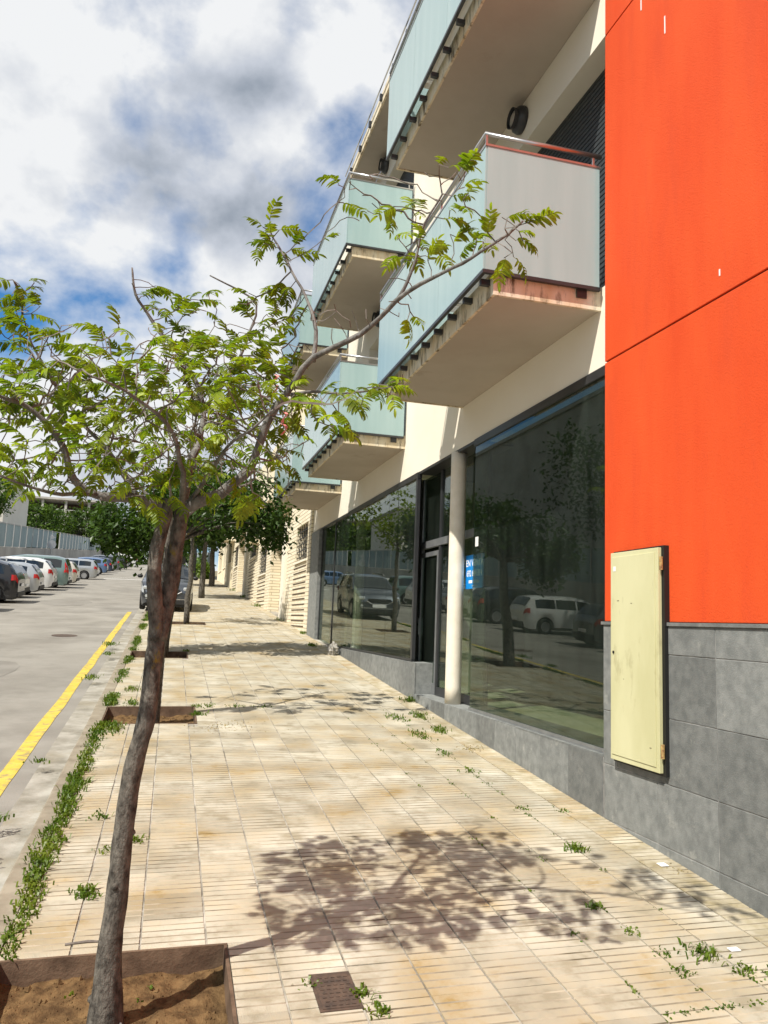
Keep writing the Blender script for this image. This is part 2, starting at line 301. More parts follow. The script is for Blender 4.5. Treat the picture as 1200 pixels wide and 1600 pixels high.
strip(mb, -0.685, 0.06, [23.6, 60, CREST, 260], -0.007)
sidewalk = tag(mb.build('sidewalk', 'mortar'), kind='structure')
def slabmesh(w_, l_, ribs=5, gd=0.007, gw=0.013):
    prof = []; p = l_ / ribs; y = -l_ / 2
    for i in range(ribs):
        a = y + i * p; b = a + p
        prof += [(a + gw * 0.5, 0), (b - gw * 0.5, 0)]
        if i < ribs - 1: prof += [(b - gw * 0.22, -gd), (b + gw * 0.22, -gd)]
    prof[0] = (y, 0); prof[-1] = (-y, 0); prof = [(y, -0.035)] + prof + [(-y, -0.035)]
    n = len(prof); vs = [(-w_ / 2, a, b) for a, b in prof] + [(w_ / 2, a, b) for a, b in prof]
    fs = [(i, i + n, i + n + 1, i + 1) for i in range(n - 1)]
    fs.append(tuple(range(n))); fs.append(tuple(range(n, 2 * n))[::-1])
    mi = [1 if (0 < i < n - 2 and (prof[i][1] < 0 or prof[i + 1][1] < 0)) else 0 for i in range(n - 1)] + [0, 0]
    return vs, fs, mi
SW = 0.335; GAP = 0.012
vs, fs, mi1 = slabmesh(SW - GAP, SW - 0.004); SLABM = MB().add(vs, fs).mesh('slab', ['slab', 'groove_dirt']); SLABM.polygons.foreach_set('material_index', mi1)
vs2, fs2, mi2 = slabmesh(0.262, SW - 0.004); SLABB = MB().add(vs2, fs2).mesh('border_slab', ['slab_border', 'groove_dirt']); SLABB.polygons.foreach_set('material_index', mi2)
TM = TILT.to_matrix()
far = MB(); farb = MB(); nslab = 0
for j in range(-6, 92):
    y0 = 4.45 + SW * j; yc = y0 + SW / 2
    for i in range(13):
        border = (i == 12); x0 = TX[i] if not border else 3.335; x1 = x0 + SW if not border else 3.6; xc = (x0 + x1) / 2
        px0, px1, py0, py1 = x0, x1, y0, y0 + SW; skip = False
        for (a, b, c, d) in WELLS:
            if px0 < b - 1e-3 and px1 > a + 1e-3 and py0 < d - 1e-3 and py1 > c + 1e-3:
                if px1 > b + 0.04: px0 = b
                elif py1 > d + 0.03: py0 = d
                elif py0 < c - 0.03: py1 = c
                else: skip = True
        if 0.76 < xc < 1.01 and 3.7 < yc < 4.1 and False: skip = True
        if skip or (px1 - px0) < 0.05 or (py1 - py0) < 0.03: continue
        xc, yc2 = (px0 + px1) / 2, (py0 + py1) / 2
        dz = random.uniform(-0.002, 0.002); sx, sy_ = (px1 - px0) / (x1 - x0), (py1 - py0) / SW
        loc = Vector((xc, yc2, gz(xc, yc2) + dz)); rot = Euler((TILT.x + random.uniform(-.004, .004), TILT.y + random.uniform(-.004, .004), random.uniform(-.004, .004)))
        vis = yc2 > 2.7 and (xc - yc2 * 0.86) < 0.4
        if vis and nslab < 300:
            put(SLABB if border else SLABM, 'slab', sidewalk, loc, rot, (sx, sy_, 1)); nslab += 1
        elif yc2 > 2.0:
            Mx = rot.to_matrix()
            (farb if border else far).add([Mx @ Vector((a * sx, b * sy_, c)) + loc for a, b, c in (vs2 if border else vs)], fs2 if border else fs)
for q_, nm, mm, mi in ((far, 'slab_paving', 'slab', mi1), (farb, 'border_paving', 'slab_border', mi2)):
    o_ = tag(q_.build(nm, [mm, 'groove_dirt'], sidewalk), kind='stuff'); o_.data.polygons.foreach_set('material_index', mi * (len(o_.data.polygons) // len(mi)))
tag(strip(MB(), -0.685, 3.6, [4.45 + SW * 92, 60, CREST, 260], 0.0).build('far_sidewalk', 'slab'), kind='structure')
# kerb stones, gutter, road, paint
mb = MB(); strip(mb, -0.84, -0.69, ys_long, -0.06)
kerb = tag(mb.build('kerb', 'mortar'), kind='structure')
KM = MB().add([(-0.076, -0.497, -0.25), (0.074, -0.497, -0.25), (0.074, 0.497, -0.25), (-0.076, 0.497, -0.25), (-0.076, -0.497, -0.014), (0.074, -0.497, 0), (0.074, 0.497, 0), (-0.076, 0.497, -0.014), (-0.062, -0.497, 0), (-0.062, 0.497, 0)],
    [(0, 3, 2, 1), (0, 4, 7, 3), (4, 8, 9, 7), (8, 5, 6, 9), (5, 1, 2, 6), (0, 1, 5, 8, 4), (3, 7, 9, 6, 2)]).mesh('kerb_stone', 'kerb')
for j in range(62):
    y = 1.4 + j * 1.0; put(KM, 'kerb_stone', kerb, (-0.766 + random.uniform(-.003, .003), y, gz(-0.766, y) + 0.001), Euler((TILT.x + random.uniform(-.002, .002), 0, 0)))
ysr = [-12] + [2 * i for i in range(75)] + [160, 260]
tag(strip(MB(), -1.12, -0.83, ysr, -0.108).build('gutter', 'gutter'), kind='structure')
tag(strip(MB(), -11.3, -1.10, ysr, 0.0, rz, 6).build('road', 'asphalt'), kind='structure')
mb = MB()
yl = [2 + 0.5 * i for i in range(56)]
vs_ = []; fs_ = []
for i, y in enumerate(yl):
    a = -1.435 + 0.004 * math.sin(y * 1.7) + random.uniform(-.006, .006); b = -1.285 + 0.004 * math.sin(y * 1.7) + random.uniform(-.006, .006)
    vs_ += [(a, y, rz(a, y) + 0.005), (b, y, rz(b, y) + 0.005)]
    if i: fs_.append((2 * i - 2, 2 * i - 1, 2 * i + 1, 2 * i))
tag(mb.add(vs_, fs_).build('yellow_line', 'yellow_paint'), kind='structure')
for j in range(44):                                             # bay lines of the parking on the far side
    y = 8.3 + 2.55 * j
    tag(MB().add([(-10.3, y - .06, rz(-10.3, y) + .005), (-5.6, y - .06, rz(-5.6, y) + .005), (-5.6, y + .06, rz(-5.6, y) + .005), (-10.3, y + .06, rz(-10.3, y) + .005)], [(0, 1, 2, 3)]).build('bay_line', 'white_paint'), kind='structure')
for (xa, xb, y, dy_) in ((-5.0, -1.6, 63, .5), (-5.2, -1.6, 66.5, .12), (-5.2, -4.6, 108, .8), (-4.0, -3.4, 108, .8), (-2.8, -2.2, 108, .8), (-5.2, -4.6, 118, .8), (-4.0, -3.4, 118, .8), (-2.8, -2.2, 118, .8)):
    tag(MB().add([(xa, y, rz(xa, y) + .005), (xb, y, rz(xb, y) + .005), (xb, y + dy_, rz(xb, y + dy_) + .005), (xa, y + dy_, rz(xa, y + dy_) + .005)], [(0, 1, 2, 3)]).build('road_marking', 'white_paint'), kind='structure')
for (x, y, rr) in ((-3.1, 15, .9), (-4.0, 34, 1.4), (-2.4, 46, 1.2)):                # patched asphalt
    vs_ = [(x + rr * (.7 + .25 * noise.noise(Vector((q * .8, x, 0)))) * math.cos(q * .4488), y + 2.2 * rr * (.7 + .25 * noise.noise(Vector((q * .8, y, 3)))) * math.sin(q * .4488), 0) for q in range(14)]
    tag(MB().add([(a, b, rz(a, b) + .004) for a, b, _ in vs_], [tuple(range(14))]).build('road_patch', 'asphalt_patch'), kind='structure')
mh = tag(MB().lathe([(.3, 0), (.3, .006)], 24, 'z', (-2.45, 21.0, rz(-2.45, 21.0) + .002)).build('manhole_cover', 'iron'), 'round iron manhole cover in the asphalt road', 'manhole cover'); mh.rotation_euler = (math.atan(SL), 0, 0)
# tree wells
for (a, b, c, d) in WELLS:
    e = tag(empty('tree_pit', ((a + b) / 2, (c + d) / 2, gz((a + b) / 2, (c + d) / 2) - .2)), kind='structure')
    def edge(x0, x1, y0, y1):
        m_ = MB().box(x0, x1, y0, y1, -0.26, 0.004); m_.v = [(x, y, z + gz(x, y)) for x, y, z in m_.v]; m_.build('edging', 'edging', e)
    edge(a, b, d - .019, d - .002); edge(a, b, c + .002, c + .019); edge(b - .019, b - .002, c + .02, d - .02); edge(a + .001, a + .014, c + .02, d - .02)
    n_ = 44; vs_ = []; fs_ = []
    for j in range(n_ + 1):
        for i in range(n_ + 1):
            x = a + .01 + (b - a - .02) * i / n_; y = c + .01 + (d - c - .02) * j / n_
            vs_.append((x, y, gz(x, y) - .115 + .045 * noise.noise(Vector((x * 4, y * 4, 1))) + .022 * noise.noise(Vector((x * 15, y * 15, 4)))))
    for j in range(n_):
        for i in range(n_): q = j * (n_ + 1) + i; fs_.append((q, q + 1, q + n_ + 2, q + n_ + 1))
    MB().add(vs_, fs_).build('soil', 'soil', e, smooth=True)
    cl = MB()
    for q in range(900):
        x, y = random.uniform(a + .04, b - .04), random.uniform(c + .04, d - .04); r_ = random.uniform(.003, .009) * (random.uniform(1.8, 3.6) if random.random() < .09 else 1)
        z = gz(x, y) - .115 + .045 * noise.noise(Vector((x * 4, y * 4, 1))) + .022 * noise.noise(Vector((x * 15, y * 15, 4)))
        cl.add([(x + r_ * random.uniform(.6, 1), y, z), (x, y + r_, z), (x - r_, y, z), (x, y - r_ * random.uniform(.6, 1), z), (x + r_ * .2, y, z + r_ * .9)], [(0, 1, 4), (1, 2, 4), (2, 3, 4), (3, 0, 4)])
    tag(cl.build('soil_clods', 'soil', e), kind='stuff')

# ------------------------------------------------------------------ apartment building with the empty shop
FX = 3.6; WX = 3.66
apt = tag(empty('apartment_building', (6.0, 8.0, -1.9)), 'apartment block with orange end wall, white walls, frosted glass balconies and shop front', 'building')
box('core_wall', 'orange', apt, 3.87, 12, -8, 6.105, -2.6, 10.6)
zj = [0.09, 2.405, 5.65, 8.88, 10.6]
for a, b in zip(zj, zj[1:]):
    box('orange_panel', 'orange', apt, 3.615, 3.868, -8, 6.11, a + .002, b - .014, bev=0.004)
box('joint_backing', 'black', apt, 3.632, 3.86, -7.99, 6.1, 0.1, 10.5)
# stone cladding of the end wall
clad = box('stone_cladding', 'stone_edge', apt, 3.6055, 3.80, -8, 6.11, -2.5, 0.062)
def slabs(ycuts, zcuts, skip=None, x0=FX, x1=3.616, bottom=True):
    for y0, y1 in zip(ycuts, ycuts[1:]):
        for z1, z0 in zip(zcuts, zcuts[1:]):
            if skip and y0 >= skip[0] - .01 and y1 <= skip[1] + .01 and z0 >= skip[2] - .01 and z1 <= skip[3] + .01: continue
            if z1 < gz(FX, y1) - 0.05: continue
            o = MB().box(x0 + random.uniform(0, .003), x1 - .002, y0 + .004, y1 - .004, z0 + .004, z1 - .004).build('stone_slab', 'stone', clad, bev=0.002)
yc1 = [4.665 - .67 * i for i in range(7, -1, -1)]
slabs(yc1, [0.06, -.15, -.615, -1.085, -1.53, -2.0, -2.45])
slabs([4.665, 5.215], [0.06, -.15, -.615, -1.085])
slabs([5.895, 6.11], [0.06, -.65, -1.085])
slabs([5.215, 5.895], [-1.03, -1.085])
slabs([4.665, 5.345, 6.095], [-1.085, -1.53, -2.0])
box('ledge', 'stone', apt, 3.588, 3.614, -8, 5.2, .062, .088, bev=.002); box('ledge', 'stone', apt, 3.588, 3.614, 5.905, 6.13, .062, .088, bev=.002)
# meter cabinet
cab = box('meter_cabinet', 'black', apt, 3.572, 3.62, 5.19, 5.895, -1.03, .668)
def yz(p, x0, x1): return [(x0, a, b) for a, b in p] + [(x1, a, b) for a, b in p]
MB().add(yz([(5.222, -1.008), (5.89, -1.012), (5.89, .655), (5.222, .652)], 3.540, 3.571), [(0, 1, 2, 3), (7, 6, 5, 4), (0, 4, 5, 1), (1, 5, 6, 2), (2, 6, 7, 3), (3, 7, 4, 0)]).build('cabinet_door', 'cabinet', cab, bev=.003)
box('door_sheet', 'cabinet', cab, 3.534, 3.5395, 5.262, 5.865, -.97, .618, bev=.002)
for z in (.48, -.9): MB().lathe([(.014, 0), (.014, .1)], 10, 'z', (3.552, 5.2, z)).build('hinge', 'rust', cab)
MB().lathe([(.012, 3.528), (.012, 3.534)], 10, 'x', (0, 5.835, -.16)).build('lock', 'black', cab)
for q in range(4): ya, za = random.uniform(5.3, 5.8), random.uniform(-.85, .55); box('scratch', 'iron', cab, 3.5325, 3.5338, ya, ya + random.uniform(.004, .03), za, za + random.uniform(.002, .006))
box('sticker', 'litter', cab, 3.5325, 3.5335, 5.80, 5.84, .50, .54)
# platform, bases under the shop glass
base1 = box('platform', 'stone_edge', apt, 3.6055, 4.2, 6.112, 11.44, -2.2, -1.04)
def base_slabs(ycuts, z0, z1, par):
    for y0, y1 in zip(ycuts, ycuts[1:]):
        MB().box(FX + random.uniform(0, .003), 3.615, y0 + .004, y1 - .004, z0, z1).build('stone_slab', 'stone', par, bev=.002)
base_slabs([6.115, 6.72, 7.3, 7.86, 8.42, 8.98, 9.54, 10.1, 10.66, 11.44], -2.2, -1.03, base1)
for y0, y1 in zip([6.13, 7.3, 8.42, 9.54, 10.66], [7.3, 8.42, 9.54, 10.66, 11.44]): box('step_slab', 'stone', base1, 3.602, 4.2, y0 + .002, y1 - .002, -1.038, -1.022)
base2 = box('window_base', 'stone', apt, 3.617, 3.9, 11.46, 16.8, -1.6, -.572)
base_slabs([11.45, 12.3, 13.2, 14.1, 15.0, 15.9, 16.8], -1.6, -.565, base2)
base3 = box('window_base', 'stone', apt, 3.64, 3.9, 16.81, 20.2, -1.3, -.6)
box('stone_pier', 'stone', apt, 3.62, 4.0, 20.2, 21.38, -1.2, 2.36, bev=.003)
# white walls, cut round the balcony doors
FLR = [2.96, 6.26, 9.56]
COLS = [(6.2, 9.95), (12.57, 16.15), (17.75, 21.0)]
def wallgrid(name, m, x0, x1, ycuts, zcuts, holes):
    mb = MB(); ycuts = sorted(set(ycuts + [v for h in holes for v in h[:2]])); zcuts = sorted(set(zcuts + [v for h in holes for v in h[2:]]))
    for y0, y1 in zip(ycuts, ycuts[1:]):
        run = None
        for z0, z1 in zip(zcuts, zcuts[1:]):
            yc_, zc_ = (y0 + y1) / 2, (z0 + z1) / 2
            if any(h[0] < yc_ < h[1] and h[2] < zc_ < h[3] for h in holes):
                if run: mb.box(x0, x1, y0, y1, *run); run = None
            else: run = (run[0], z1) if run else (z0, z1)
        if run: mb.box(x0, x1, y0, y1, *run)
    return mb.build(name, m, apt)
holes = []
for (a, b) in COLS:
    for z in FLR[:2]: holes.append((a + .1 if a > 7 else 6.12, b - .55, z + .21, z + 2.76))
wallgrid('white_wall', 'white_wall', WX, 3.97, [6.112, 21.38], [2.40, 9.55], holes)
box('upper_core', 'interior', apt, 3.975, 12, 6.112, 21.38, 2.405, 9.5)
for h in holes:
    sh = box('shutter', 'shutter', apt, 3.90, 3.93, h[0] + .002, h[1] - .002, h[2] + .002, h[3] - .002)
    sl = MB()
    for q in range(int((h[3] - h[2]) / .055)): sl.box(3.892, 3.899, h[0] + .01, h[1] - .01, h[2] + .03 + q * .055, h[2] + .03 + q * .055 + .04)
    tag(sl.build('shutter_slats', 'shutter', sh), kind='stuff')
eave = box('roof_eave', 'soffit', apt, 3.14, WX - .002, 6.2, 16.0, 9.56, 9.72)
MB().box(3.10, 3.138, 6.2, 16.0, 9.53, 9.76).build('eave_fascia', 'fascia', eave)
for q in range(12): box('eave_bracket', 'dark_metal', eave, 3.05, 3.099, 6.3 + q * .84, 6.36 + q * .84, 9.58, 9.70)
box('eave_rail', 'rail_metal', eave, 3.03, 3.049, 6.2, 16.0, 9.74, 9.77)
def balcony(y0, y1, z):
    xo = 2.58
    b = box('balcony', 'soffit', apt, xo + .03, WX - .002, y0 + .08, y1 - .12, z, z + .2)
    MB().box(xo, xo + .029, y0 + .05, y1 - .09, z - .012, z + .215).build('fascia', 'fascia', b)
    MB().box(xo + .03, WX - .003, y0 + .05, y0 + .079, z - .012, z + .215).build('fascia', 'fascia', b)
    MB().box(xo + .03, WX - .003, y1 - .119, y1 - .09, z - .012, z + .215).build('fascia', 'fascia', b)
    xg = 2.46; zb, zt = z + .2, z + 1.37; L_ = y1 - y0; n_ = 3
    for i in range(n_):
        a = y0 + L_ * i / n_; c = y0 + L_ * (i + 1) / n_
        box('glass_panel', 'frosted_glass', b, xg, xg + .014, a + .004, c - .004, zb - .01, zt)
    box('glass_panel', 'frosted_glass', b, xg + .016, 3.61, y0, y0 + .014, zb - .01, zt)
    box('glass_panel', 'frosted_glass', b, xg + .016, 3.61, y1 - .014, y1, zb - .01, zt)
    MB().box(xg - .006, xg + .03, y0 - .006, y1 + .006, zb - .045, zb - .012).box(xg + .031, 3.62, y0 - .006, y0 + .03, zb - .045, zb - .012).build('bottom_rail', 'dark_metal', b)
    MB().box(xg - .006, xg + .022, y0 - .006, y1 + .006, zt + .001, zt + .022).box(xg + .023, 3.62, y0 - .006, y0 + .022, zt + .001, zt + .022).build('top_rail', 'rail_metal', b)
    q = int(L_ / .46)
    for i in range(q + 1):
        yy = y0 + .12 + (L_ - .3) * i / q
        MB().box(xg + .031, xo - .001, yy, yy + .045, zb - .10, zb - .046).build('bracket', 'dark_metal', b)
    box('bracket', 'dark_metal', b, 3.40, 3.50, y0 + .031, y0 + .049, zb - .12, zb - .02)
    MB().tube([(3.63, y0 + .01, zt + .125), (xg + .01, y0 + .01, zt + .125), (xg + .01, y1 - .01, zt + .125), (3.63, y1 - .01, zt + .125)], [.024] * 4, 10).build('handrail', 'rail_metal', b, smooth=True)
    for (px_, py_) in [(xg + .01, y0 + .01 + L_ * i / 3) for i in range(4)] + [(3.55, y0 + .01)]:
        box('baluster', 'rail_metal', b, px_ - .01, px_ + .01, py_ - .006, py_ + .006, zt + .023, zt + .11)
    return b
for (a, b) in COLS:
    for z in FLR[:2]: balcony(a, b, z)
def wall_lamp(y, z):
    l_ = MB().lathe([(.155, WX - .002), (.165, WX - .03), (.15, WX - .085), (.09, WX - .12)], 24, 'x', (0, y, z)).build('wall_lamp', 'dark_metal', apt, smooth=True)
    MB().lathe([(.105, WX - .110), (.10, WX - .128), (.06, WX - .145), (.01, WX - .15)], 20, 'x', (0, y, z - .01)).build('lamp_glass', 'lamp_glass', l_, smooth=True)
    MB().lathe([(.118, WX - .1), (.125, WX - .16), (.118, WX - .16), (.11, WX - .1)], 20, 'x', (0, y, z)).build('lamp_ring', 'dark_metal', l_)
for y, z in ((8.05, 6.04), (14.7, 9.36), (8.05, 9.36), (14.7, 6.04)): wall_lamp(y, z)
# shop front
box('head_frame', 'dark_metal', apt, 3.645, 3.72, 6.112, 9.36, 2.31, 2.398); box('head_frame', 'dark_metal', apt, 3.645, 3.72, 11.78, 16.85, 2.31, 2.398)
box('recess_ceiling', 'dark_metal', apt, 3.662, 4.2, 9.37, 11.77, 2.36, 2.399); box('recess_ceiling', 'dark_metal', apt, 3.662, 4.5, 16.86, 20.19, 2.36, 2.399)
def pane(par, x, y0, y1, z0, z1): return box('glass_pane', 'shop_glass', par, x, x + .010, y0, y1, z0, z1)
win1 = box('shop_window', 'grey_metal', apt, 3.648, 3.70, 6.115, 9.35, -1.021, -.985)
box('side_frame', 'dark_metal', win1, 3.65, 3.70, 6.115, 6.15, -.984, 2.309)
pane(win1, 3.662, 6.151, 9.35, -.984, 2.309)
box('return_pane', 'shop_glass', win1, 3.674, 3.86, 9.334, 9.344, -1.02, 2.309)
win2 = box('shop_window', 'dark_metal', apt, 3.648, 3.70, 11.80, 16.8, -.564, -.53)
for a, b in zip([11.87, 13.5, 15.2], [13.5, 15.2, 16.8]): pane(win2, 3.662, a + .003, b - .003, -.529, 2.309)
box('jamb', 'dark_metal', win2, 3.648, 3.70, 11.79, 11.868, -.529, 2.309)
MB().add([(3.702, 11.80, -1.02), (3.86, 12.2, -1.02), (3.86, 12.23, -1.02), (3.702, 11.83, -1.02), (3.702, 11.80, 2.35), (3.86, 12.2, 2.35), (3.86, 12.23, 2.35), (3.702, 11.83, 2.35)],
    [(0, 3, 2, 1), (4, 5, 6, 7), (0, 1, 5, 4), (1, 2, 6, 5), (2, 3, 7, 6), (3, 0, 4, 7)]).build('return_panel', 'dark_metal', win2)
box('return_pane', 'shop_glass', win2, 3.674, 3.70, 16.78, 16.79, -.529, 2.309)
win3 = box('shop_window', 'dark_metal', apt, 3.70, 3.75, 16.8, 20.19, -.598, -.55)
for a, b in zip([16.85, 18.5], [18.5, 20.19]): pane(win3, 3.715, a, b - .004, -.549, 2.355); box('jamb', 'dark_metal', win3, 3.70, 3.75, b - .05, b - .005, -.549, 2.355)
# door in the recess, with transom and side light
DX = 3.86
door = box('door', 'grey_metal', apt, DX, DX + .05, 11.28, 12.19, -1.02, -.86)
for a, b, z0, z1 in ((11.28, 11.35, -.859, 1.06), (12.11, 12.19, -.859, 2.35), (11.28, 12.109, 1.061, 1.13)): box('stile', 'grey_metal', door, DX, DX + .05, a, b, z0, z1)
box('transom_bar', 'grey_metal', door, DX - .005, DX + .055, 9.37, 12.109, 1.20, 1.31)
box('glass_pane', 'shop_glass', door, DX + .02, DX + .03, 11.352, 12.108, -.858, 1.059); box('glass_pane', 'shop_glass', door, DX + .02, DX + .03, 11.30, 12.108, 1.312, 2.34)
MB().tube([(DX - .01, 12.15, .0), (DX - .07, 12.15, .0), (DX - .07, 12.02, .0)], [.011] * 3, 8).build('handle', 'black', door); box('lock_plate', 'rail_metal', door, DX - .012, DX - .001, 12.125, 12.165, -.16, .1)
side = box('side_light', 'dark_metal', apt, DX, DX + .05, 9.37, 11.275, -1.02, -.90)
for a, b in ((9.37, 9.42), (10.36, 10.44), (11.20, 11.275)): box('stile', 'dark_metal', side, DX, DX + .05, a, b, -.899, 1.198)
for a, b in ((9.37, 9.42), (10.36, 10.44), (11.20, 11.275)): box('stile', 'dark_metal', side, DX, DX + .05, a, b, 1.312, 2.355)
for z0, z1 in ((-.898, 1.197), (1.313, 2.354)):
    for a, b in ((9.422, 10.358), (10.442, 11.198)): box('glass_pane', 'shop_glass', side, DX + .02, DX + .03, a, b, z0, z1)
MB().tube([(DX - .012, 10.40, -.95), (DX - .012, 10.40, .95)], [.012] * 2, 8).build('pull_bar', 'rail_metal', side)
for y, x in ((10.1, 3.715), (17.05, 4.0)):
    z0 = -1.021 if y < 12 else -.95
    MB().tube([(x, y, z0 + (2.378 - z0) * i / 16) for i in range(17)], [.107] * 17, 28).build('column', 'column', apt, smooth=True)
for (y, z, l_) in ((5.5, 5.55, .12), (5.16, 5.1, .16), (4.55, 2.6, .05)): box('paint_drip', 'litter', apt, 3.611, 3.6145, y, y + .012, z - l_, z)
# the empty room behind the glass
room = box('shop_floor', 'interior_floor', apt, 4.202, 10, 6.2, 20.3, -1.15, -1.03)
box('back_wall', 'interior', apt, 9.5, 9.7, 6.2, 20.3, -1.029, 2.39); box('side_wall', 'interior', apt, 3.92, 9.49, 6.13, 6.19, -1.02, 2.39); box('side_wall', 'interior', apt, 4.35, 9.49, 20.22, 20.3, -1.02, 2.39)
box('inner_column', 'column', apt, 4.6, 4.85, 12.2, 12.45, -1.029, 2.39)
# for-sale notice stuck inside the recessed side light
sg = tag(MB().box(3.846, 3.852, 9.43, 10.09, .50, .95).build('sale_sign', 'sign_blue'), 'blue for-sale notice with white lettering on the glass behind the round column', 'sign')
def text(s, size, y, z, par, sx=1.0):
    cu = bpy.data.curves.new('lettering', 'FONT'); cu.body = s; cu.size = size; cu.align_x = 'CENTER'; cu.offset = size * 0.018
    t = bpy.data.objects.new('lettering_tmp', cu); C.objects.link(t); bpy.context.view_layer.update()
    me = bpy.data.meshes.new_from_object(t.evaluated_get(bpy.context.evaluated_depsgraph_get())); bpy.data.objects.remove(t)
    me.materials.clear(); me.materials.append(MATS['sign_white']); o = bpy.data.objects.new('lettering', me); C.objects.link(o); o.parent = par
    o.rotation_euler = (R(90), 0, R(-90)); o.scale = (sx, 1, 1); o.location = Vector((3.8445, y, z)) - W(par); return o
text('EN VENTA', .128, 9.76, .80, sg, 1.02); text('692 604 314', .118, 9.76, .665, sg, .92); text('ACTIVUM', .05, 9.69, .575, sg); text('www.activum.es', .03, 9.74, .53, sg)
box('logo_mark', 'sign_white', sg, 3.8435, 3.8455, 9.83, 9.95, .573, .612)
tag(box('paper_sticker', 'litter', None, 3.656, 3.661, 9.18, 9.27, 1.0, 1.12), 'small white paper sticker on the edge of the big shop glass', 'sticker')
# ------------------------------------------------------------------ brick block up the street
bb = tag(empty('brick_building', (5, 35, 0.6)), 'cream brick building with barred windows beyond the shop front', 'building')
def brick_seg(x, y0, y1, zt, wy=None, wz=None, slots=True, m='cream_brick', grille=True):
    zb = gz(x, y0) - .4
    if wy is None: box('brick_wall', m, bb, x, x + .4, y0, y1, zb, zt); return
    mb = MB().box(x, x + .4, y0, wy[0], zb, zt).box(x, x + .4, wy[1], y1, zb, zt).box(x, x + .4, wy[0], wy[1], zb, wz[0]).box(x, x + .4, wy[0], wy[1], wz[1], zt)
    wl = mb.build('brick_wall', m, bb)
    box('sill', 'white_wall', wl, x - .05, x + .1, wy[0] - .05, wy[1] + .05, wz[0] + .002, wz[0] + .06)
    wn = box('window', 'dark_metal', bb, x + .22, x + .26, wy[0] + .002, wy[1] - .002, wz[0] + .061, wz[1] - .002)
    box('pane', 'car_glass', wn, x + .21, x + .219, wy[0] + .06, wy[1] - .06, wz[0] + .12, wz[1] - .06)
    if grille:
        g = MB(); nb = max(3, int((wy[1] - wy[0]) / .35))
        for i in range(1, nb): yy = wy[0] + (wy[1] - wy[0]) * i / nb; g.box(x + .05, x + .07, yy - .012, yy + .012, wz[0] + .062, wz[1] - .003)
        for i in range(1, 6): zz = wz[0] + (wz[1] - wz[0]) * i / 6; g.box(x + .03, x + .049, wy[0] + .003, wy[1] - .003, zz - .012, zz + .012)
        g.build('grille', 'dark_metal', wn)
    if slots:
        z = wz[0] - .12; k = 0
        while z > gz(x, wy[0]) + .1 and k < 14:
            box('vent_slot', 'brown_screen', wl, x - .012, x - .002, wy[0], wy[1] + (.2 if wy[1] + .3 < y1 else -.05), z - .018, z + .012); z -= .155; k += 1
brick_seg(3.6, 21.39, 25.8, 3.75, (21.9, 24.0), (1.65, 2.78))
box('white_pier', 'white_wall', bb, 3.52, 3.9, 25.81, 26.6, -.5, 3.2); 
brick_seg(4.0, 26.61, 30.2, 3.9, (26.9, 29.4), (1.75, 2.85))
brick_seg(3.6, 30.21, 35.6, 4.1, (31.8, 34.4), (1.75, 2.95))
brick_seg(3.6, 35.61, 40.4, 5.0, (36.2, 38.8), (2.75, 4.1))
box('white_pier', 'white_wall', bb, 3.52, 3.9, 40.41, 41.2, .4, 4.4)
brick_seg(4.0, 41.21, 45.6, 5.0, (41.6, 44.6), (2.9, 4.1))
brick_seg(3.6, 45.61, 50.4, 5.4, (46.4, 49.0), (2.9, 4.2))
brick_seg(3.55, 50.41, 56.0, 7.0, (51.2, 53.8), (3.4, 6.2), False, 'cream_wall', False)
brick_seg(3.55, 56.01, 60.0, 7.0, (56.6, 59.0), (3.4, 6.2), False, 'cream_wall', False)
brick_seg(3.55, 60.01, 66.0, 7.0, (61.0, 64.4), (3.4, 6.2), False, 'cream_wall', False)
for a, b, z, xo in ((26.2, 30.6, 3.92, 2.9), (35.0, 36.6, 3.3, 3.1), (40.6, 45.8, 5.02, 2.9), (49.5, 51.5, 4.7, 3.0), (52.0, 66.0, 7.02, 2.8)): box('overhang_slab', 'cream_wall', bb, xo, 4.4, a, b, z, z + .25)
box('upper_wall', 'cream_wall', bb, 4.02, 12, 21.4, 31.0, 4.2, 9.5); box('upper_wall', 'cream_wall', bb, 4.02, 12, 31.01, 50, 5.3, 7.6)
box('upper_wall', 'cream_wall', bb, 3.62, 4.0, 21.4, 25.8, 3.76, 9.3)
box('roof_screen', 'brown_screen', bb, 3.7, 5.5, 27.5, 31.0, 9.51, 11.4)
box('inner_core', 'brown_screen', bb, 4.42, 12, 21.4, 66, -.5, 4.19)
# metal fence past the brick block
ff = tag(empty('site_fence', (3.2, 80, 3.9)), 'grey metal sheet fence past the brick building up the street', 'fence')
for i in range(22):
    y = 66.4 + i * 2.2; box('fence_sheet', 'fence_panel', ff, 3.1, 3.15, y, y + 2.1, gz(3, y) - .1, gz(3, y) + 2.3); box('fence_post', 'fence_post', ff, 3.08, 3.18, y + 2.11, y + 2.19, gz(3, y) - .1, gz(3, y) + 2.4)

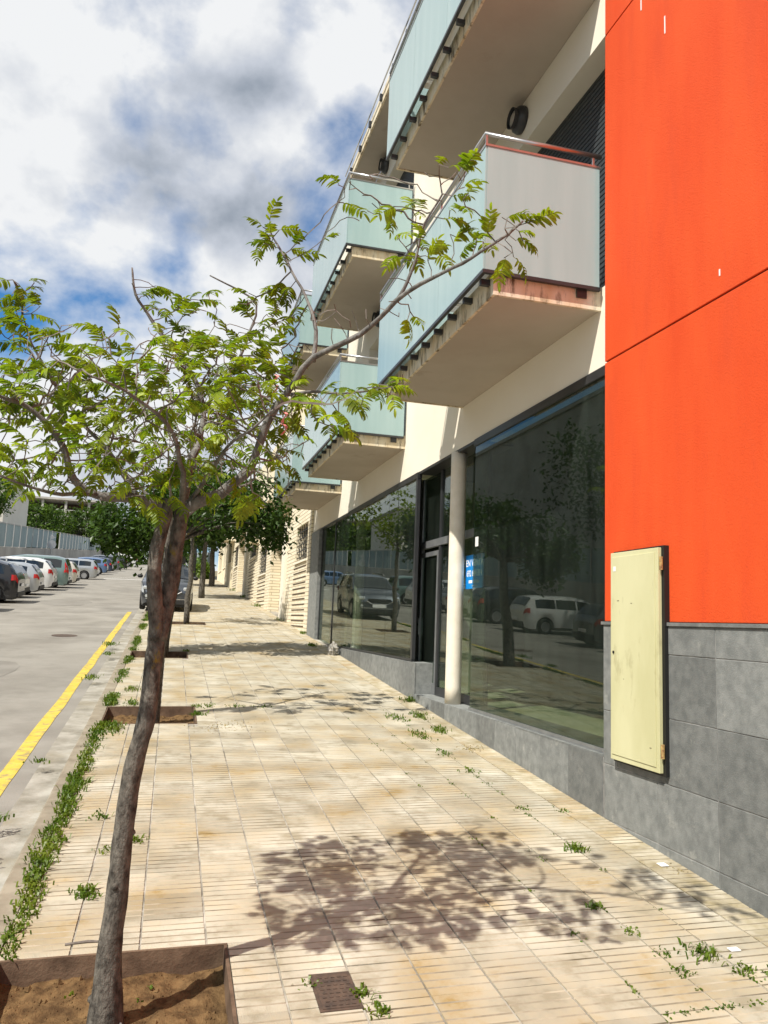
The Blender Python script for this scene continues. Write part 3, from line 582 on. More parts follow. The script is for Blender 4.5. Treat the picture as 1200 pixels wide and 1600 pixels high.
# ------------------------------------------------------------------ far side of the street
rw = tag(strip(MB(), -11.34, -11.3, ysr, 1.95).build('retaining_wall_cap', 'concrete'), kind='structure')
mb = MB(); n0 = len(ysr)
vs_ = [(-11.3, y, rz(-11.3, y) - .3) for y in ysr] + [(-11.3, y, gz(-11.3, y) + 1.95) for y in ysr] + [(-11.7, y, gz(-11.3, y) + 1.95) for y in ysr]
fs_ = [(i, i + 1, n0 + i + 1, n0 + i) for i in range(n0 - 1)] + [(n0 + i, n0 + i + 1, 2 * n0 + i + 1, 2 * n0 + i) for i in range(n0 - 1)]
tag(mb.add(vs_, fs_).build('retaining_wall', 'concrete'), 'low grey concrete retaining wall behind the parked cars', 'wall')
tag(strip(MB(), -90, -11.7, ysr, 1.8, nx=3).build('raised_ground', 'earth'), kind='structure')
fn = tag(empty('street_fence', (-11.5, 60, gz(-11.5, 60) + 1.95)), 'blue-grey panel fence on the retaining wall above the parked cars', 'fence')
FP = None
for i in range(48):
    y = 6 + i * 2.7
    if i in (29,): continue
    z0 = gz(-11.5, y) + 2.0
    mb = MB().add([(-11.52, y + .08, z0), (-11.48, y + .08, z0), (-11.48, y + 2.62, z0 + .19), (-11.52, y + 2.62, z0 + .19), (-11.52, y + .08, z0 + 1.6), (-11.48, y + .08, z0 + 1.6), (-11.48, y + 2.62, z0 + 1.79), (-11.52, y + 2.62, z0 + 1.79)],
        [(0, 3, 2, 1), (4, 5, 6, 7), (0, 1, 5, 4), (1, 2, 6, 5), (2, 3, 7, 6), (3, 0, 4, 7)])
    mb.build('fence_sheet', 'fence_panel', fn)
    box('fence_post', 'fence_post', fn, -11.55, -11.45, y - .03, y + .05, z0 - .05, z0 + 1.68)
for i in range(48):
    y = 6 + i * 2.7; z0 = gz(-11.5, y) + 2.0 + 1.63
    MB().tube([(-11.44, y, z0), (-11.44, y + 2.7, z0 + .2)], [.03, .03], 6).build('top_rail', 'fence_post', fn)
cb = tag(empty('concrete_building', (-22, 88, 6)), 'plain pale concrete block standing above the panel fence', 'building')
box('wall', 'pale_concrete', cb, -40, -16, 81.5, 94, 3, 12.3); box('roof_coping', 'concrete', cb, -40.2, -15.8, 81.3, 94.2, 12.31, 12.6)
for i in range(3): w_ = box('window', 'dark_metal', cb, -24 - i * 4, -22 - i * 4, 81.44, 81.49, 9, 10.6); box('pane', 'car_glass', w_, -23.9 - i * 4, -22.1 - i * 4, 81.42, 81.435, 9.1, 10.5)
cb2 = tag(empty('opposite_building', (-24, 40, 3)), 'tall plain grey building mirrored in the shop glass', 'building')
box('wall', 'concrete', cb2, -34, -19, 8, 75, 0, 15.5); box('roof_coping', 'concrete', cb2, -34.2, -18.8, 7.8, 75.2, 15.51, 15.8)
un = tag(empty('unfinished_building', (-20, 155, 10)), 'unfinished concrete frame building with bare floors behind the trees', 'building')
for z in (13.2, 16.4, 19.6): box('floor_slab', 'concrete', un, -44, -11, 150, 166, z, z + .35)
for i in range(9):
    for z in (10, 13.56, 16.76): box('pillar', 'concrete', un, -43 + i * 3.9, -42.6 + i * 3.9, 150.4, 150.8, z, z + (2.83 if z > 10 else 3.19))
box('dark_core', 'brown_screen', un, -44, -11, 156, 166, 9, 19.5)
for z in (14.6, 17.8): MB().tube([(-44, 150.1, z), (-11, 150.1, z)], [.06, .06], 6).build('guard_rail', 'fence_post', un)
# round traffic sign seen from behind
ts = tag(empty('road_sign', (-5.4, 0, 0)), 'grey back of a round traffic sign on a thin post by the parked cars', 'sign')
ts.location = (-10.6, 75.5, rz(-10.6, 75.5))
MB().tube([(-10.6, 75.5, rz(-10.6, 75.5)), (-10.6, 75.5, rz(-10.6, 75.5) + 3.3)], [.04, .04], 8).build('post', 'rail_metal', ts)
MB().lathe([(.38, 75.44), (.38, 75.46)], 24, 'y', (-10.6, 0, rz(-10.6, 75.5) + 2.45)).build('disc', 'rim', ts); MB().lathe([(.3, 75.44), (.3, 75.46)], 3, 'y', (-10.6, 0, rz(-10.6, 75.5) + 3.1)).build('plate', 'rim', ts)
# ------------------------------------------------------------------ cars
def lerp(a, b, t): return a + (b - a) * t
def interp(pts, x):
    if x <= pts[0][0]: return pts[0][1]
    for (a, za), (b, zb) in zip(pts, pts[1:]):
        if x <= b: t = (x - a) / (b - a); t = t * t * (3 - 2 * t) * .35 + t * .65; return lerp(za, zb, t)
    return pts[-1][1]
STY = dict(
 hatch=dict(L=4.0, W=1.72, H=1.47, belt=.93, wr=.30, wb=2.5, top=[(-2.0, .82), (-1.93, 1.0), (-1.62, 1.36), (-1.1, 1.45), (-.1, 1.47), (.4, 1.41), (1.12, 1.0), (1.75, .84), (2.0, .60)], side=[(-1.45, -.75), (-.69, .0), (.06, .62)], ws=(.46, 1.08), rw=(-1.88, -1.58)),
 suv=dict(L=4.4, W=1.80, H=1.64, belt=1.06, wr=.35, wb=2.65, top=[(-2.2, .92), (-2.12, 1.12), (-1.8, 1.5), (-1.3, 1.62), (-.1, 1.64), (.42, 1.57), (1.2, 1.13), (1.9, 1.02), (2.12, .88), (2.2, .68)], side=[(-1.7, -.9), (-.84, -.02), (.05, .66)], ws=(.48, 1.16), rw=(-2.08, -1.74)),
 mpv=dict(L=4.7, W=1.86, H=1.74, belt=1.05, wr=.33, wb=2.85, top=[(-2.35, .9), (-2.3, 1.2), (-2.1, 1.62), (-1.6, 1.73), (-.1, 1.74), (.7, 1.62), (1.6, 1.05), (2.1, .9), (2.35, .62)], side=[(-1.95, -1.05), (-.98, .0), (.06, .9)], ws=(.78, 1.55), rw=(-2.27, -2.08)),
 estate=dict(L=4.35, W=1.73, H=1.46, belt=.93, wr=.30, wb=2.55, top=[(-2.17, .85), (-2.12, 1.02), (-1.85, 1.38), (-1.4, 1.45), (-.1, 1.46), (.42, 1.40), (1.2, 1.0), (1.9, .83), (2.17, .6)], side=[(-1.7, -.9), (-.84, -.02), (.05, .66)], ws=(.48, 1.16), rw=(-2.08, -1.82)),
 van=dict(L=4.9, W=1.95, H=1.98, belt=1.2, wr=.34, wb=3.0, top=[(-2.45, 1.1), (-2.43, 1.8), (-2.2, 1.95), (-.1, 1.98), (.8, 1.9), (1.6, 1.2), (2.2, 1.0), (2.45, .7)], side=[(.1, 1.0)], ws=(.9, 1.55), rw=(-2.44, -2.42)))
def car(label, style, pm, x, y, rot, group=None, onwalk=False, front=False, alloy=True):
    s = STY[style]; L, Wd, H = s['L'], s['W'], s['H']; zf = gz if onwalk else rz
    root = empty('parked_car', (x, y, zf(x, y))); root.rotation_euler = (Euler((math.atan(SL), 0, 0)).to_matrix() @ Euler((0, 0, rot)).to_matrix()).to_euler()
    tag(root, label, 'car', group)
    xw = [-s['wb'] / 2 - .02, s['wb'] / 2 + .05]; ra = s['wr'] + .07
    st = sorted(set([round(-L / 2 + L * i / 40, 3) for i in range(41)] + [round(c + ra * q, 3) for c in xw for q in (-1.001, -.999, -.97, -.9, -.75, -.5, -.2, .2, .5, .75, .9, .97, .999, 1.001)]))
    def sect(xx):
        zt = interp(s['top'], xx); k = abs(xx) / (L / 2); wd = Wd / 2 * (1 - .10 * k ** 5)
        if k > .93: wd *= 1 - (k - .93) * 1.6
        zb = min(s['belt'] + .03 * (-xx) / (L / 2), zt - .035); tum = max(0, min(1, (zt - zb) / (H - s['belt'])))
        zl = .2 + (.10 if k > .9 else 0) * (k - .9) * 10
        for c in xw:
            if abs(xx - c) < ra: zl = max(zl, s['wr'] + math.sqrt(max(0, ra * ra - (xx - c) ** 2)))
        zl = min(zl, zb - .06); wr_ = wd * (.93 - .17 * tum)
        return [(wd * .95, zl), (wd, lerp(zl, zb, .35)), (wd * .995, lerp(zl, zb, .75)), (wd * .965, zb), (wr_, zt - .025 - .035 * tum), (wr_ * .72, zt - .004), (0, zt + .012)]
    mb = MB(); S = [sect(q) for q in st]; vs_ = []; fs_ = []
    for q, p in zip(st, S): vs_ += [(q, a, b) for a, b in p] + [(q, -a, b) for a, b in p[-2::-1]]
    for i in range(len(st) - 1):
        for k in range(12): fs_.append((i * 13 + k, i * 13 + k + 1, (i + 1) * 13 + k + 1, (i + 1) * 13 + k))
    fs_.append(tuple(range(13))); fs_.append(tuple((len(st) - 1) * 13 + k for k in range(13))[::-1])
    body = mb.add(vs_, fs_).build('body', pm, root, True, True); body.data.set_sharp_from_angle(angle=R(38))
    MB().box(-L / 2 + .15, L / 2 - .15, -Wd / 2 + .12, Wd / 2 - .12, .17, .75).build('underbody', 'trim', root, local=True)
    def sidepatch(name, xa, xb, k0, t0, k1, t1, m, par, sg, off=.007, n=6):
        vs_ = []; fs_ = []
        for i in range(n + 1):
            q = lerp(xa, xb, i / n); p = sect(q); P = p + [p[-1]]
            for (k, t) in ((k0, t0), (k1, t1)):
                a = lerp(p[k][0], p[k + 1][0], t); b = lerp(p[k][1], p[k + 1][1], t); vs_.append((q, sg * (a + off), b + off * .3))
        for i in range(n): fs_.append((2 * i, 2 * i + 1, 2 * i + 3, 2 * i + 2))
        return MB().add(vs_, fs_).build(name, m, par, False, True)
    for sg in (-1, 1):
        for xa, xb in s['side']: sidepatch('side_window', xa, xb, 3, .1, 3, .86, 'car_glass', root, sg)
        d = sidepatch('sill_trim', -s['wb'] / 2 + ra, s['wb'] / 2 - ra, 0, 0, 0, .3, 'trim', root, sg)
        tl = sidepatch('tail_light', -L / 2 + .015, -L / 2 + .24, 2, .1, 3, .10 if style != 'mpv' else .8, 'tail_red', root, sg, .012, 3)
        if front or True: sidepatch('headlight', L / 2 - .38, L / 2 - .06, 1, .75, 2, .75, 'head_lens', root, sg, .01, 4)
        mr = MB(); mx = s['ws'][1] - .18; zz = s['belt'] + .1; y0_ = sg * (Wd / 2 - .03)
        mr.lathe([(.02, 0), (.085, .03), (.1, .08), (.09, .15), (.03, .19)], 10, 'y', (mx, 0, 0)); mr.v = [(a, y0_ + sg * b, c * .75 + zz) for a, b, c in mr.v]
        mr.build('wing_mirror', 'trim' if front else pm, root, True, True)
        for hx in (-.2, .7): 
            if style != 'van': MB().box(hx - .09, hx + .06, min(sg * Wd / 2 * .985, sg * (Wd / 2 + .02)), max(sg * Wd / 2 * .985, sg * (Wd / 2 + .02)), s['belt'] - .14, s['belt'] - .11).build('door_handle', pm, root, local=True)
    def acrosspatch(name, xa, xb, m, off):
        vs_ = []; fs_ = []; n = 5
        for i in range(n + 1):
            q = lerp(xa, xb, i / n); p = sect(q)
            for k, t in ((4, .06), (5, 0), (6, 0)): vs_.append((q + off[0], p[k][0] * (.93 if k == 4 else 1), p[k][1] + off[1]))
            for k in (5, 4): vs_.append((q + off[0], -p[k][0] * (.93 if k == 4 else 1), p[k][1] + off[1]))
        for i in range(n):
            for k in range(4): fs_.append((i * 5 + k, i * 5 + k + 1, i * 5 + k + 6, i * 5 + k + 5))
        MB().add(vs_, fs_).build(name, m, root, False, True)
    acrosspatch('windscreen', s['ws'][0], s['ws'][1], 'car_glass', (.006, .012)); 
    if style != 'van': acrosspatch('rear_window', s['rw'][0], s['rw'][1], 'car_glass', (-.012, .008))
    MB().box(-L / 2 - .03, -L / 2 + .1, -Wd / 2 * .8, Wd / 2 * .8, .28, .46).build('rear_bumper', 'trim', root, local=True, bev=.02)
    MB().box(-L / 2 - .036, -L / 2 - .031, -.26, .26, .5 if style != 'suv' else .66, .61 if style != 'suv' else .77).build('number_plate', 'sign_white', root, local=True)
    f_ = L / 2
    if front:
        MB().box(f_ - .12, f_ + .012, -Wd / 2 * .74, Wd / 2 * .74, .26, .42).build('lower_grille', 'trim', root, local=True, bev=.02)
        MB().add([(f_ + .005, -.42, .78), (f_ + .005, .42, .78), (f_ + .008, .5, .70), (f_ + .008, .30, .60), (f_ + .008, -.30, .60), (f_ + .008, -.5, .70), (f_ - .15, -.42, .8), (f_ - .15, .42, .8)], [(0, 1, 2, 3, 4, 5), (0, 6, 7, 1)]).build('grille', 'trim', root, local=True)
        MB().tube([(f_ + .012, -.5, .71), (f_ + .016, -.3, .595), (f_ + .016, .3, .595), (f_ + .012, .5, .71)], [.013] * 4, 6).build('grille_trim', 'chrome', root, local=True)
        MB().box(f_ - .05, f_ + .015, -Wd / 2 * .78, Wd / 2 * .78, .43, .452).build('bumper_trim', 'chrome', root, local=True)
        for sg in (-1, 1):
            MB().box(f_ - .2, f_ - .03, min(sg * .55, sg * .8), max(sg * .55, sg * .8), .74, .86).build('headlight', 'head_lens', root, local=True, bev=.03)
            MB().box(f_ - .14, f_ - .005, min(sg * .56, sg * .77), max(sg * .56, sg * .77), .46, .60).build('fog_light_housing', 'trim', root, local=True, bev=.02)
            MB().lathe([(.05, f_ - .004), (.05, f_ + .004)], 12, 'x', (0, sg * .67, .53)).build('fog_light', 'head_lens', root, local=True)
        MB().box(f_ + .02, f_ + .024, -.26, .26, .47, .58).build('number_plate', 'sign_white', root, local=True)
        for sg in (-1, 1): MB().tube([(-1.6, sg * .62, 1.62), (-1.5, sg * .62, 1.68), (.2, sg * .62, 1.68), (.3, sg * .62, 1.61)], [.018] * 4, 6).build('roof_rail', 'chrome', root, local=True)
    r = s['wr']
    for cxx in xw:
        for sg in (-1, 1):
            o = (cxx, 0, 0); y1 = sg * (Wd / 2 - .005); y0_ = sg * (Wd / 2 - .2)
            wl = empty('wheel', (cxx, sg * (Wd / 2 - .1), r)); wl.parent = root
            MB().lathe([(r * .6, -.04), (r * .64, -.09), (r * .9, -.095), (r, -.06), (r, .06), (r * .9, .095), (r * .64, .09), (r * .6, .04)], 24, 'y').build('tyre', 'tyre', wl, True, True)
            rm = MB()
            if alloy:
                rm.lathe([(r * .63, .05), (r * .66, .088), (r * .6, .09), (r * .57, .06)], 24, 'y'); rm.lathe([(.06, .05), (.06, .085), (.02, .088)], 12, 'y')
                for k in range(8):
                    t = 2 * math.pi * k / 8; c_, s_ = math.cos(t), math.sin(t)
                    rm.add([(c_ * .05 - s_ * .03, .08, s_ * .05 + c_ * .03), (c_ * .05 + s_ * .03, .08, s_ * .05 - c_ * .03), (c_ * r * .62 + s_ * .022, .08, s_ * r * .62 - c_ * .022), (c_ * r * .62 - s_ * .022, .08, s_ * r * .62 + c_ * .022)], [(0, 1, 2, 3)])
            else: rm.lathe([(r * .64, .05), (r * .64, .088), (r * .2, .095), (.02, .08)], 24, 'y')
            rmo = rm.build('rim', 'rim', wl, False, True)
            if sg < 0: rmo.rotation_euler = (0, 0, math.pi)
    return root
paint('paint_black', (.012, .012, .014)); paint('paint_white', (.72, .72, .70), 0); paint('paint_silver', (.46, .48, .49), .6); paint('paint_green', (.20, .29, .27), .5)
paint('paint_beige', (.60, .56, .48), .2); paint('paint_blue', (.12, .20, .36), .4); paint('paint_navy', (.03, .05, .10), .4); paint('paint_grey', (.16, .17, .18), .5); paint('paint_graphite', (.075, .085, .10), .6); paint('paint_red', (.33, .02, .02), .2)
car('graphite grey SUV parked on the pavement facing down the street', 'suv', 'paint_graphite', -.14, 30.6, R(-90), onwalk=True, front=True)
G = 'cars parked nose-in along the far side'
ROW = [('black SUV parked nose-in beside a small white hatchback', 'suv', 'paint_black', -7.75, 33.0), ('small white hatchback between the black SUV and a silver hatchback', 'hatch', 'paint_white', -7.9, 36.2), ('silver hatchback parked next to a white crossover', 'hatch', 'paint_silver', -7.7, 38.8),
 ('white crossover with dark lower trim beside the green people carrier', 'suv', 'paint_white', -7.95, 43.3), ('long grey-green people carrier beside the white crossover', 'mpv', 'paint_green', -7.75, 46.4), ('beige estate car next to the green people carrier', 'estate', 'paint_beige', -7.6, 50.4),
 ('silver hatchback standing apart with an empty bay beside it', 'estate', 'paint_silver', -7.4, 61.0), ('mid-blue hatchback behind the lone silver hatchback', 'hatch', 'paint_blue', -7.6, 74.2), ('navy hatchback next to the mid-blue hatchback', 'hatch', 'paint_navy', -7.6, 80.2),
 ('grey SUV up the street beyond the navy hatchback', 'suv', 'paint_grey', -7.6, 88.0), ('black SUV up the street before the white van', 'suv', 'paint_black', -7.4, 97.5),
 ('white delivery van at the top of the parking row', 'van', 'paint_white', -7.2, 113.0),
 ('black SUV opposite the orange wall, mirrored in the shop glass', 'suv', 'paint_black', -7.7, 18.3), ('dark red hatchback mirrored in the shop glass next to a black SUV', 'hatch', 'paint_red', -7.8, 20.9), ('grey hatchback mirrored in the shop glass', 'hatch', 'paint_grey', -7.7, 23.4), ('white estate car mirrored in the shop glass', 'estate', 'paint_white', -7.8, 28.5),]
for i, (lb, sty, pm, x, y) in enumerate(ROW): car(lb, sty, pm, x, y, math.pi, G, alloy=(i % 3 != 1))

# ------------------------------------------------------------------ trees
def grow(seeds, attr, step, infl, kill, iters, upward=.12):
    P = [Vector(p) for p, _ in seeds]; par = [q for _, q in seeds]; A = [Vector(a) for a in attr]
    for it in range(iters):
        kd = kdtree.KDTree(len(P))
        for i, p in enumerate(P): kd.insert(p, i)
        kd.balance(); acc = {}; keep = []
        for a in A:
            co_, i, d = kd.find(a)
            if d < kill: continue
            keep.append(a)
            if d < infl: acc.setdefault(i, Vector((0, 0, 0))); acc[i] += (a - P[i]).normalized()
        A = keep
        if not acc: break
        for i, v in acc.items():
            v = v.normalized() + Vector((random.uniform(-.35, .35), random.uniform(-.35, .35), random.uniform(-.3, .3) + upward))
            P.append(P[i] + v.normalized() * step); par.append(i)
    return P, par
def radii(P, par, tip, ex=2.35, fixed=None):
    n = len(P); ch = [0] * n; r = [0.0] * n
    for i in range(n - 1, -1, -1):
        if r[i] == 0: r[i] = tip ** ex
        if par[i] is not None and par[i] >= 0: r[par[i]] += r[i]; ch[par[i]] += 1
    return [q ** (1 / ex) for q in r], ch
def leafmesh(seed, npair=6, L=.17, pl=.085, pw=.019, m='leaf'):
    rn = random.Random(seed); mb = MB(); pts = []
    for i in range(npair + 2):
        t = i / (npair + 1); pts.append(Vector((L * t, .012 * math.sin(t * 3 + seed), .02 * math.sin(t * 2.2) - .05 * t * t)))
    mb.tube(pts, [.0022 - .001 * i / (npair + 1) for i in range(npair + 2)], 3, cap=False)
    def pinna(o, d, l_, droop):
        up = Vector((0, 0, 1)); sd = d.cross(up).normalized(); n = 4; vs_ = []; fs_ = []; p = o.copy(); dd = d.copy()
        for i in range(n + 1):
            t = i / n; wd = pw * .5 * (.25 + 1.5 * math.sin(math.pi * min(1, .12 + t * .86)) ** .6 * .62) * (0.2 if i == n else 1)
            k = .35; vs_ += [p - sd * wd + up * wd * k, p, p + sd * wd + up * wd * k]
            dd = (dd + Vector((0, 0, -droop / n))).normalized(); p = p + dd * l_ / n
        for i in range(n): fs_ += [(3 * i, 3 * i + 1, 3 * i + 4, 3 * i + 3), (3 * i + 1, 3 * i + 2, 3 * i + 5, 3 * i + 4)]
        mb.add(vs_, fs_)
    for i in range(1, npair + 1):
        t = i / npair
        for sg in (-1, 1):
            if rn.random() < .1: continue
            l_ = pl * (.62 + .55 * math.sin(math.pi * min(1, t * .85 + .1))) * rn.uniform(.85, 1.12)
            pinna(pts[i], Vector((.45 + rn.uniform(-.15, .2), sg * .85, rn.uniform(-.15, .12))).normalized(), l_, rn.uniform(.45, 1.25))
    pinna(pts[-1], Vector((1, rn.uniform(-.3, .3), -.3)).normalized(), pl * .9, 1.0)
    return mb
LEAF_MB = [leafmesh(i, 7 + i % 3, .15 + .014 * (i % 4)) for i in range(8)]
LEAF_ME = [MB().add(q.v, q.f).mesh('leaf', 'leaf') for q in LEAF_MB]
def chains(P, par, r, ch, mb, rmin, rmax, first):
    done = set(range(first)); n = len(P)
    for i in range(n - 1, -1, -1):
        if i in done or ch[i] > 0: continue
        c = [i]; k = i
        while True:
            done.add(k); k = par[k]
            if k is None or k < 0: break
            c.append(k)
            if k in done: break
        c = c[::-1]
        if len(c) < 2: continue
        rad = [min(rmax, max(rmin, r[q])) for q in c]; rad[0] = min(rad[0], rad[1] * 1.15); mb.tube([P[q] for q in c], rad, 5 if max(rad) > .006 else 3, cap=False)
def smoothpath(pts, sub=4):
    pts = [Vector(p) for p in pts]; o = []
    for i in range(len(pts) - 1):
        p0, p1, p2, p3 = pts[max(i - 1, 0)], pts[i], pts[i + 1], pts[min(i + 2, len(pts) - 1)]
        for k in range(sub):
            t = k / sub; o.append(.5 * ((2 * p1) + (p2 - p0) * t + (2 * p0 - 5 * p1 + 4 * p2 - p3) * t * t + (3 * p1 - p0 - 3 * p2 + p3) * t ** 3))
    o.append(pts[-1]); return o
def feather_tree(label, trunks, limbs, blobs, nattr, nleaf, nobj, step=.05, kill=.075, infl=.5, tip=.0021, leafscale=1.0, bare=()):
    b0 = trunks[0][0][0]; t = tag(empty('street_tree', b0), label, 'tree', None)
    mb = MB()
    for pts, rad in trunks:
        sp = smoothpath(pts, 5); rr = [interp([(i * 5, q) for i, q in enumerate(rad)], j) for j in range(len(sp))]
        mb.tube(sp, rr, 18, jit=.16)
    for q in range(9):                                        # knots and pruning scars on the bark
        pts, rad = trunks[0]; sp = smoothpath(pts, 5); i = random.randrange(3, len(sp) - 3); r_ = interp([(k * 5, z) for k, z in enumerate(rad)], i); a = random.uniform(0, 6.28)
        c_ = sp[i] + Vector((math.cos(a), math.sin(a), 0)) * r_ * .9; vs_ = []; 
        k_ = random.uniform(.012, .022); mb.lathe([(k_ * .4, -k_), (k_, -k_ * .3), (k_ * .8, k_ * .5), (k_ * .3, k_)], 8, 'z', tuple(c_))
    mb.build('trunk', 'bark', t, smooth=True)
    seeds = []; 
    for pts, r0, r1 in limbs:
        sp = smoothpath(pts, 4); n = len(sp); j0 = None
        sp = [p + Vector((noise.noise(p * 6), noise.noise(p * 6 + Vector((5, 0, 0))), noise.noise(p * 6 + Vector((0, 7, 0))))) * .02 * min(1, i / 4) for i, p in enumerate(sp)]
        MB().tube(sp, [lerp(r0 * .86, r1, (i / (n - 1)) ** .55) for i in range(n)], 9, jit=.25).build('branch', 'bark_pale', t, smooth=True)
        for i, p in enumerate(sp):
            if i > n * .22: seeds.append((p, None))
    attr = []
    tot = sum(b[2] for b in blobs)
    for (c, rr, wgt) in blobs:
        for k in range(int(nattr * wgt / tot)):
            while True:
                q = Vector((random.uniform(-1, 1), random.uniform(-1, 1), random.uniform(-1, 1)))
                if q.length <= 1: break
            attr.append((c[0] + q.x * rr[0], c[1] + q.y * rr[1], c[2] + q.z * rr[2]))
    nf = len(seeds); P, par = grow(seeds, attr, step, infl, kill, 60, .03); r, ch = radii(P, par, tip)
    tw = MB(); chains(P, par, r, ch, tw, .0016, .013, nf)
    crown = tw.build('crown', 'twig', t)
    tips = [i for i in range(nf, len(P)) if ch[i] == 0]; mids = [i for i in range(nf, len(P)) if ch[i] == 1 and r[i] < tip * 2.2]
    random.shuffle(tips); random.shuffle(mids); spots = [i for i in (tips + mids) if not any((P[i] - Vector(bc)).length < br for bc, br in bare) and noise.noise(P[i] * 3.1) > -.2][:nleaf]
    spots.sort(key=lambda i: P[i].length); rest = MB(); cen = sum((P[i] for i in spots), Vector()) / max(1, len(spots))
    for k, i in enumerate(spots):
        d = (P[i] - P[par[i]]).normalized() * .8 + (P[i] - cen).normalized() * .5; d.z = d.z * .5 + random.uniform(-.15, .3)
        ang = math.atan2(d.y, d.x) + random.uniform(-.5, .5); pitch = -math.atan2(d.z, math.hypot(d.x, d.y)) + random.uniform(-.2, .4)
        eu = Euler((random.uniform(-.35, .35), pitch, ang)); scl = random.uniform(.7, 1.15) * leafscale
        if k < nobj: put(LEAF_ME[k % 8], 'leaf', crown, P[i], eu, (scl,) * 3)
        else:
            Mx = eu.to_matrix() * scl; q = LEAF_MB[k % 8]; rest.add([Mx @ Vector(v) + P[i] for v in q.v], q.f)
    if rest.v: tag(rest.build('foliage', 'leaf', crown), kind='stuff')
    print('feather tree', len(P), 'nodes', len(spots), 'leaves'); return t
T = [(-0.137, 4.02, -1.96), (-0.14, 4.02, -1.839), (-0.151, 4.0, -1.533), (-0.135, 4.0, -1.287), (-0.129, 3.98, -1.001), (-0.11, 3.97, -0.714), (-0.069, 3.95, -0.496), (-0.058, 3.95, -0.272), (-0.051, 3.94, -0.122), (-0.046, 3.93, -0.001), (-0.044, 3.93, 0.04)]
TR = [.125, .080, .055, .048, .045, .043, .041, .040, .041, .044, .034]
SLm = [(-0.05, 3.92, -0.12), (-0.066, 3.9, 0.04), (-0.084, 3.88, 0.162), (-0.08, 3.88, 0.299), (-0.056, 3.88, 0.447), (-0.042, 3.88, 0.545)]
SRm = [(-0.04, 3.93, -0.12), (-0.018, 3.94, 0.05), (-0.003, 3.95, 0.169), (0.004, 3.95, 0.284), (0.018, 3.93, 0.449), (0.027, 3.92, 0.54)]
def near(p, f): return tuple(v * f for v in p)
LIMBS = [
 ([(0.017, 3.9, 0.508), (0.152, 3.85, 0.574), (0.31, 3.8, 0.674), (0.347, 3.8, 0.82), (0.448, 3.85, 1.069), (0.622, 3.9, 1.324), (0.863, 3.95, 1.53), (1.082, 4.0, 1.762), (1.354, 4.05, 1.984), (1.644, 4.1, 2.203), (1.866, 4.1, 2.404)], .043, .005),
 ([(0.622, 3.9, 1.324), (0.625, 3.95, 1.568), (0.548, 4.0, 1.755), (0.453, 4.0, 1.92), (0.361, 4.0, 2.031)], .016, .004),
 ([(1.082, 4.0, 1.762), (1.183, 4.05, 1.949), (1.228, 4.1, 2.212), (1.371, 4.15, 2.543)], .013, .004),
 ([(0.481, 3.87, 1.118), (0.63, 3.7, 1.108), (0.8, 3.6, 1.09), (1.023, 3.6, 1.165)], .012, .004),
 ([(-0.057, 3.9, 0.502), (-0.184, 3.85, 0.526), (-0.338, 3.8, 0.528), (-0.455, 3.8, 0.607), (-0.531, 3.75, 0.754), (-0.656, 3.7, 0.876), (-0.77, 3.6, 0.908), (-0.9, 3.5, 0.934)], .042, .006),
 ([(-0.366, 3.8, 0.534), (-0.477, 3.6, 0.501), (-0.577, 3.5, 0.5), (-0.694, 3.4, 0.518)], .016, .004),
 ([(-0.184, 3.85, 0.526), (-0.327, 4.2, 0.77), (-0.556, 4.4, 1.031), (-0.792, 4.5, 1.353), (-0.896, 4.5, 1.594)], .024, .004),
 ([(0.017, 3.9, 0.508), (0.054, 4.1, 0.786), (0.104, 4.3, 1.113), (-0.016, 4.35, 1.368), (-0.206, 4.4, 1.618), (-0.319, 4.4, 1.751), (-0.338, 4.4, 1.898)], .032, .005),
 ([(0.017, 3.9, 0.508), (0.005, 3.6, 0.686), (-0.086, 3.4, 0.806), (-0.228, 3.25, 0.888), (-0.365, 3.15, 0.894)], .022, .004),
 ([(0.104, 4.3, 1.113), (0.268, 4.5, 1.489), (0.367, 4.6, 1.855), (0.091, 4.6, 2.015)], .017, .004),
 ([(0.065, 3.9, 0.559), (0.16, 3.6, 0.701), (0.252, 3.4, 0.785), (0.372, 3.3, 0.887)], .018, .004)]
for q_ in (0, 1, 2):
    pts_, a_, b_ = LIMBS[q_]; LIMBS[q_] = ([near(p, 1 - .27 * max(0, min(1, (p[0] - .3) / 1.3))) for p in pts_], a_, b_)
BL = [((-.15, 3.95, .98), (.82, .8, .36), 26), ((-.3, 3.7, .62), (.6, .45, .14), 6), ((.3, 3.75, .66), (.3, .35, .14), 3), ((-.72, 4.2, 1.22), (.3, .4, .34), 4), ((.25, 4.3, 1.5), (.45, .4, .28), 5), ((.15, 4.2, 1.2), (.5, .5, .3), 6)]
for c in [(0.4, 4.0, 2.0), (0.94, 4.1, 2.36), (1.16, 4.1, 2.36), (1.37, 4.15, 2.6), (0.84, 4.0, 2.36), (1.76, 4.1, 2.28), (1.56, 4.1, 2.39), (0.93, 3.6, 1.15), (0.68, 3.6, 1.0), (1.28, 4.2, 2.15), (1.11, 4.1, 1.8), (.75, 4.0, 1.6), (-.2, 4.4, 1.75), (-.88, 4.4, 1.66)]: BL.append((near(c, 1 - .27 * max(0, min(1, (c[0] - .3) / 1.3))), (.16, .18, .12), .75))
feather_tree('leaning twin-stemmed street tree with feathery leaves in the front soil pit', [(T, TR), (SLm, [.034, .035, .034, .032, .031, .030]), (SRm, [.037, .039, .037, .036, .035, .033])], LIMBS, BL, 2300, 600, 300, leafscale=.62, tip=.0026, step=.045, kill=.068, bare=(((.12, 4.15, .85), .36), ((1.4, 3.05, 1.76), .12), ((-.34, 4.4, 1.88), .12)))
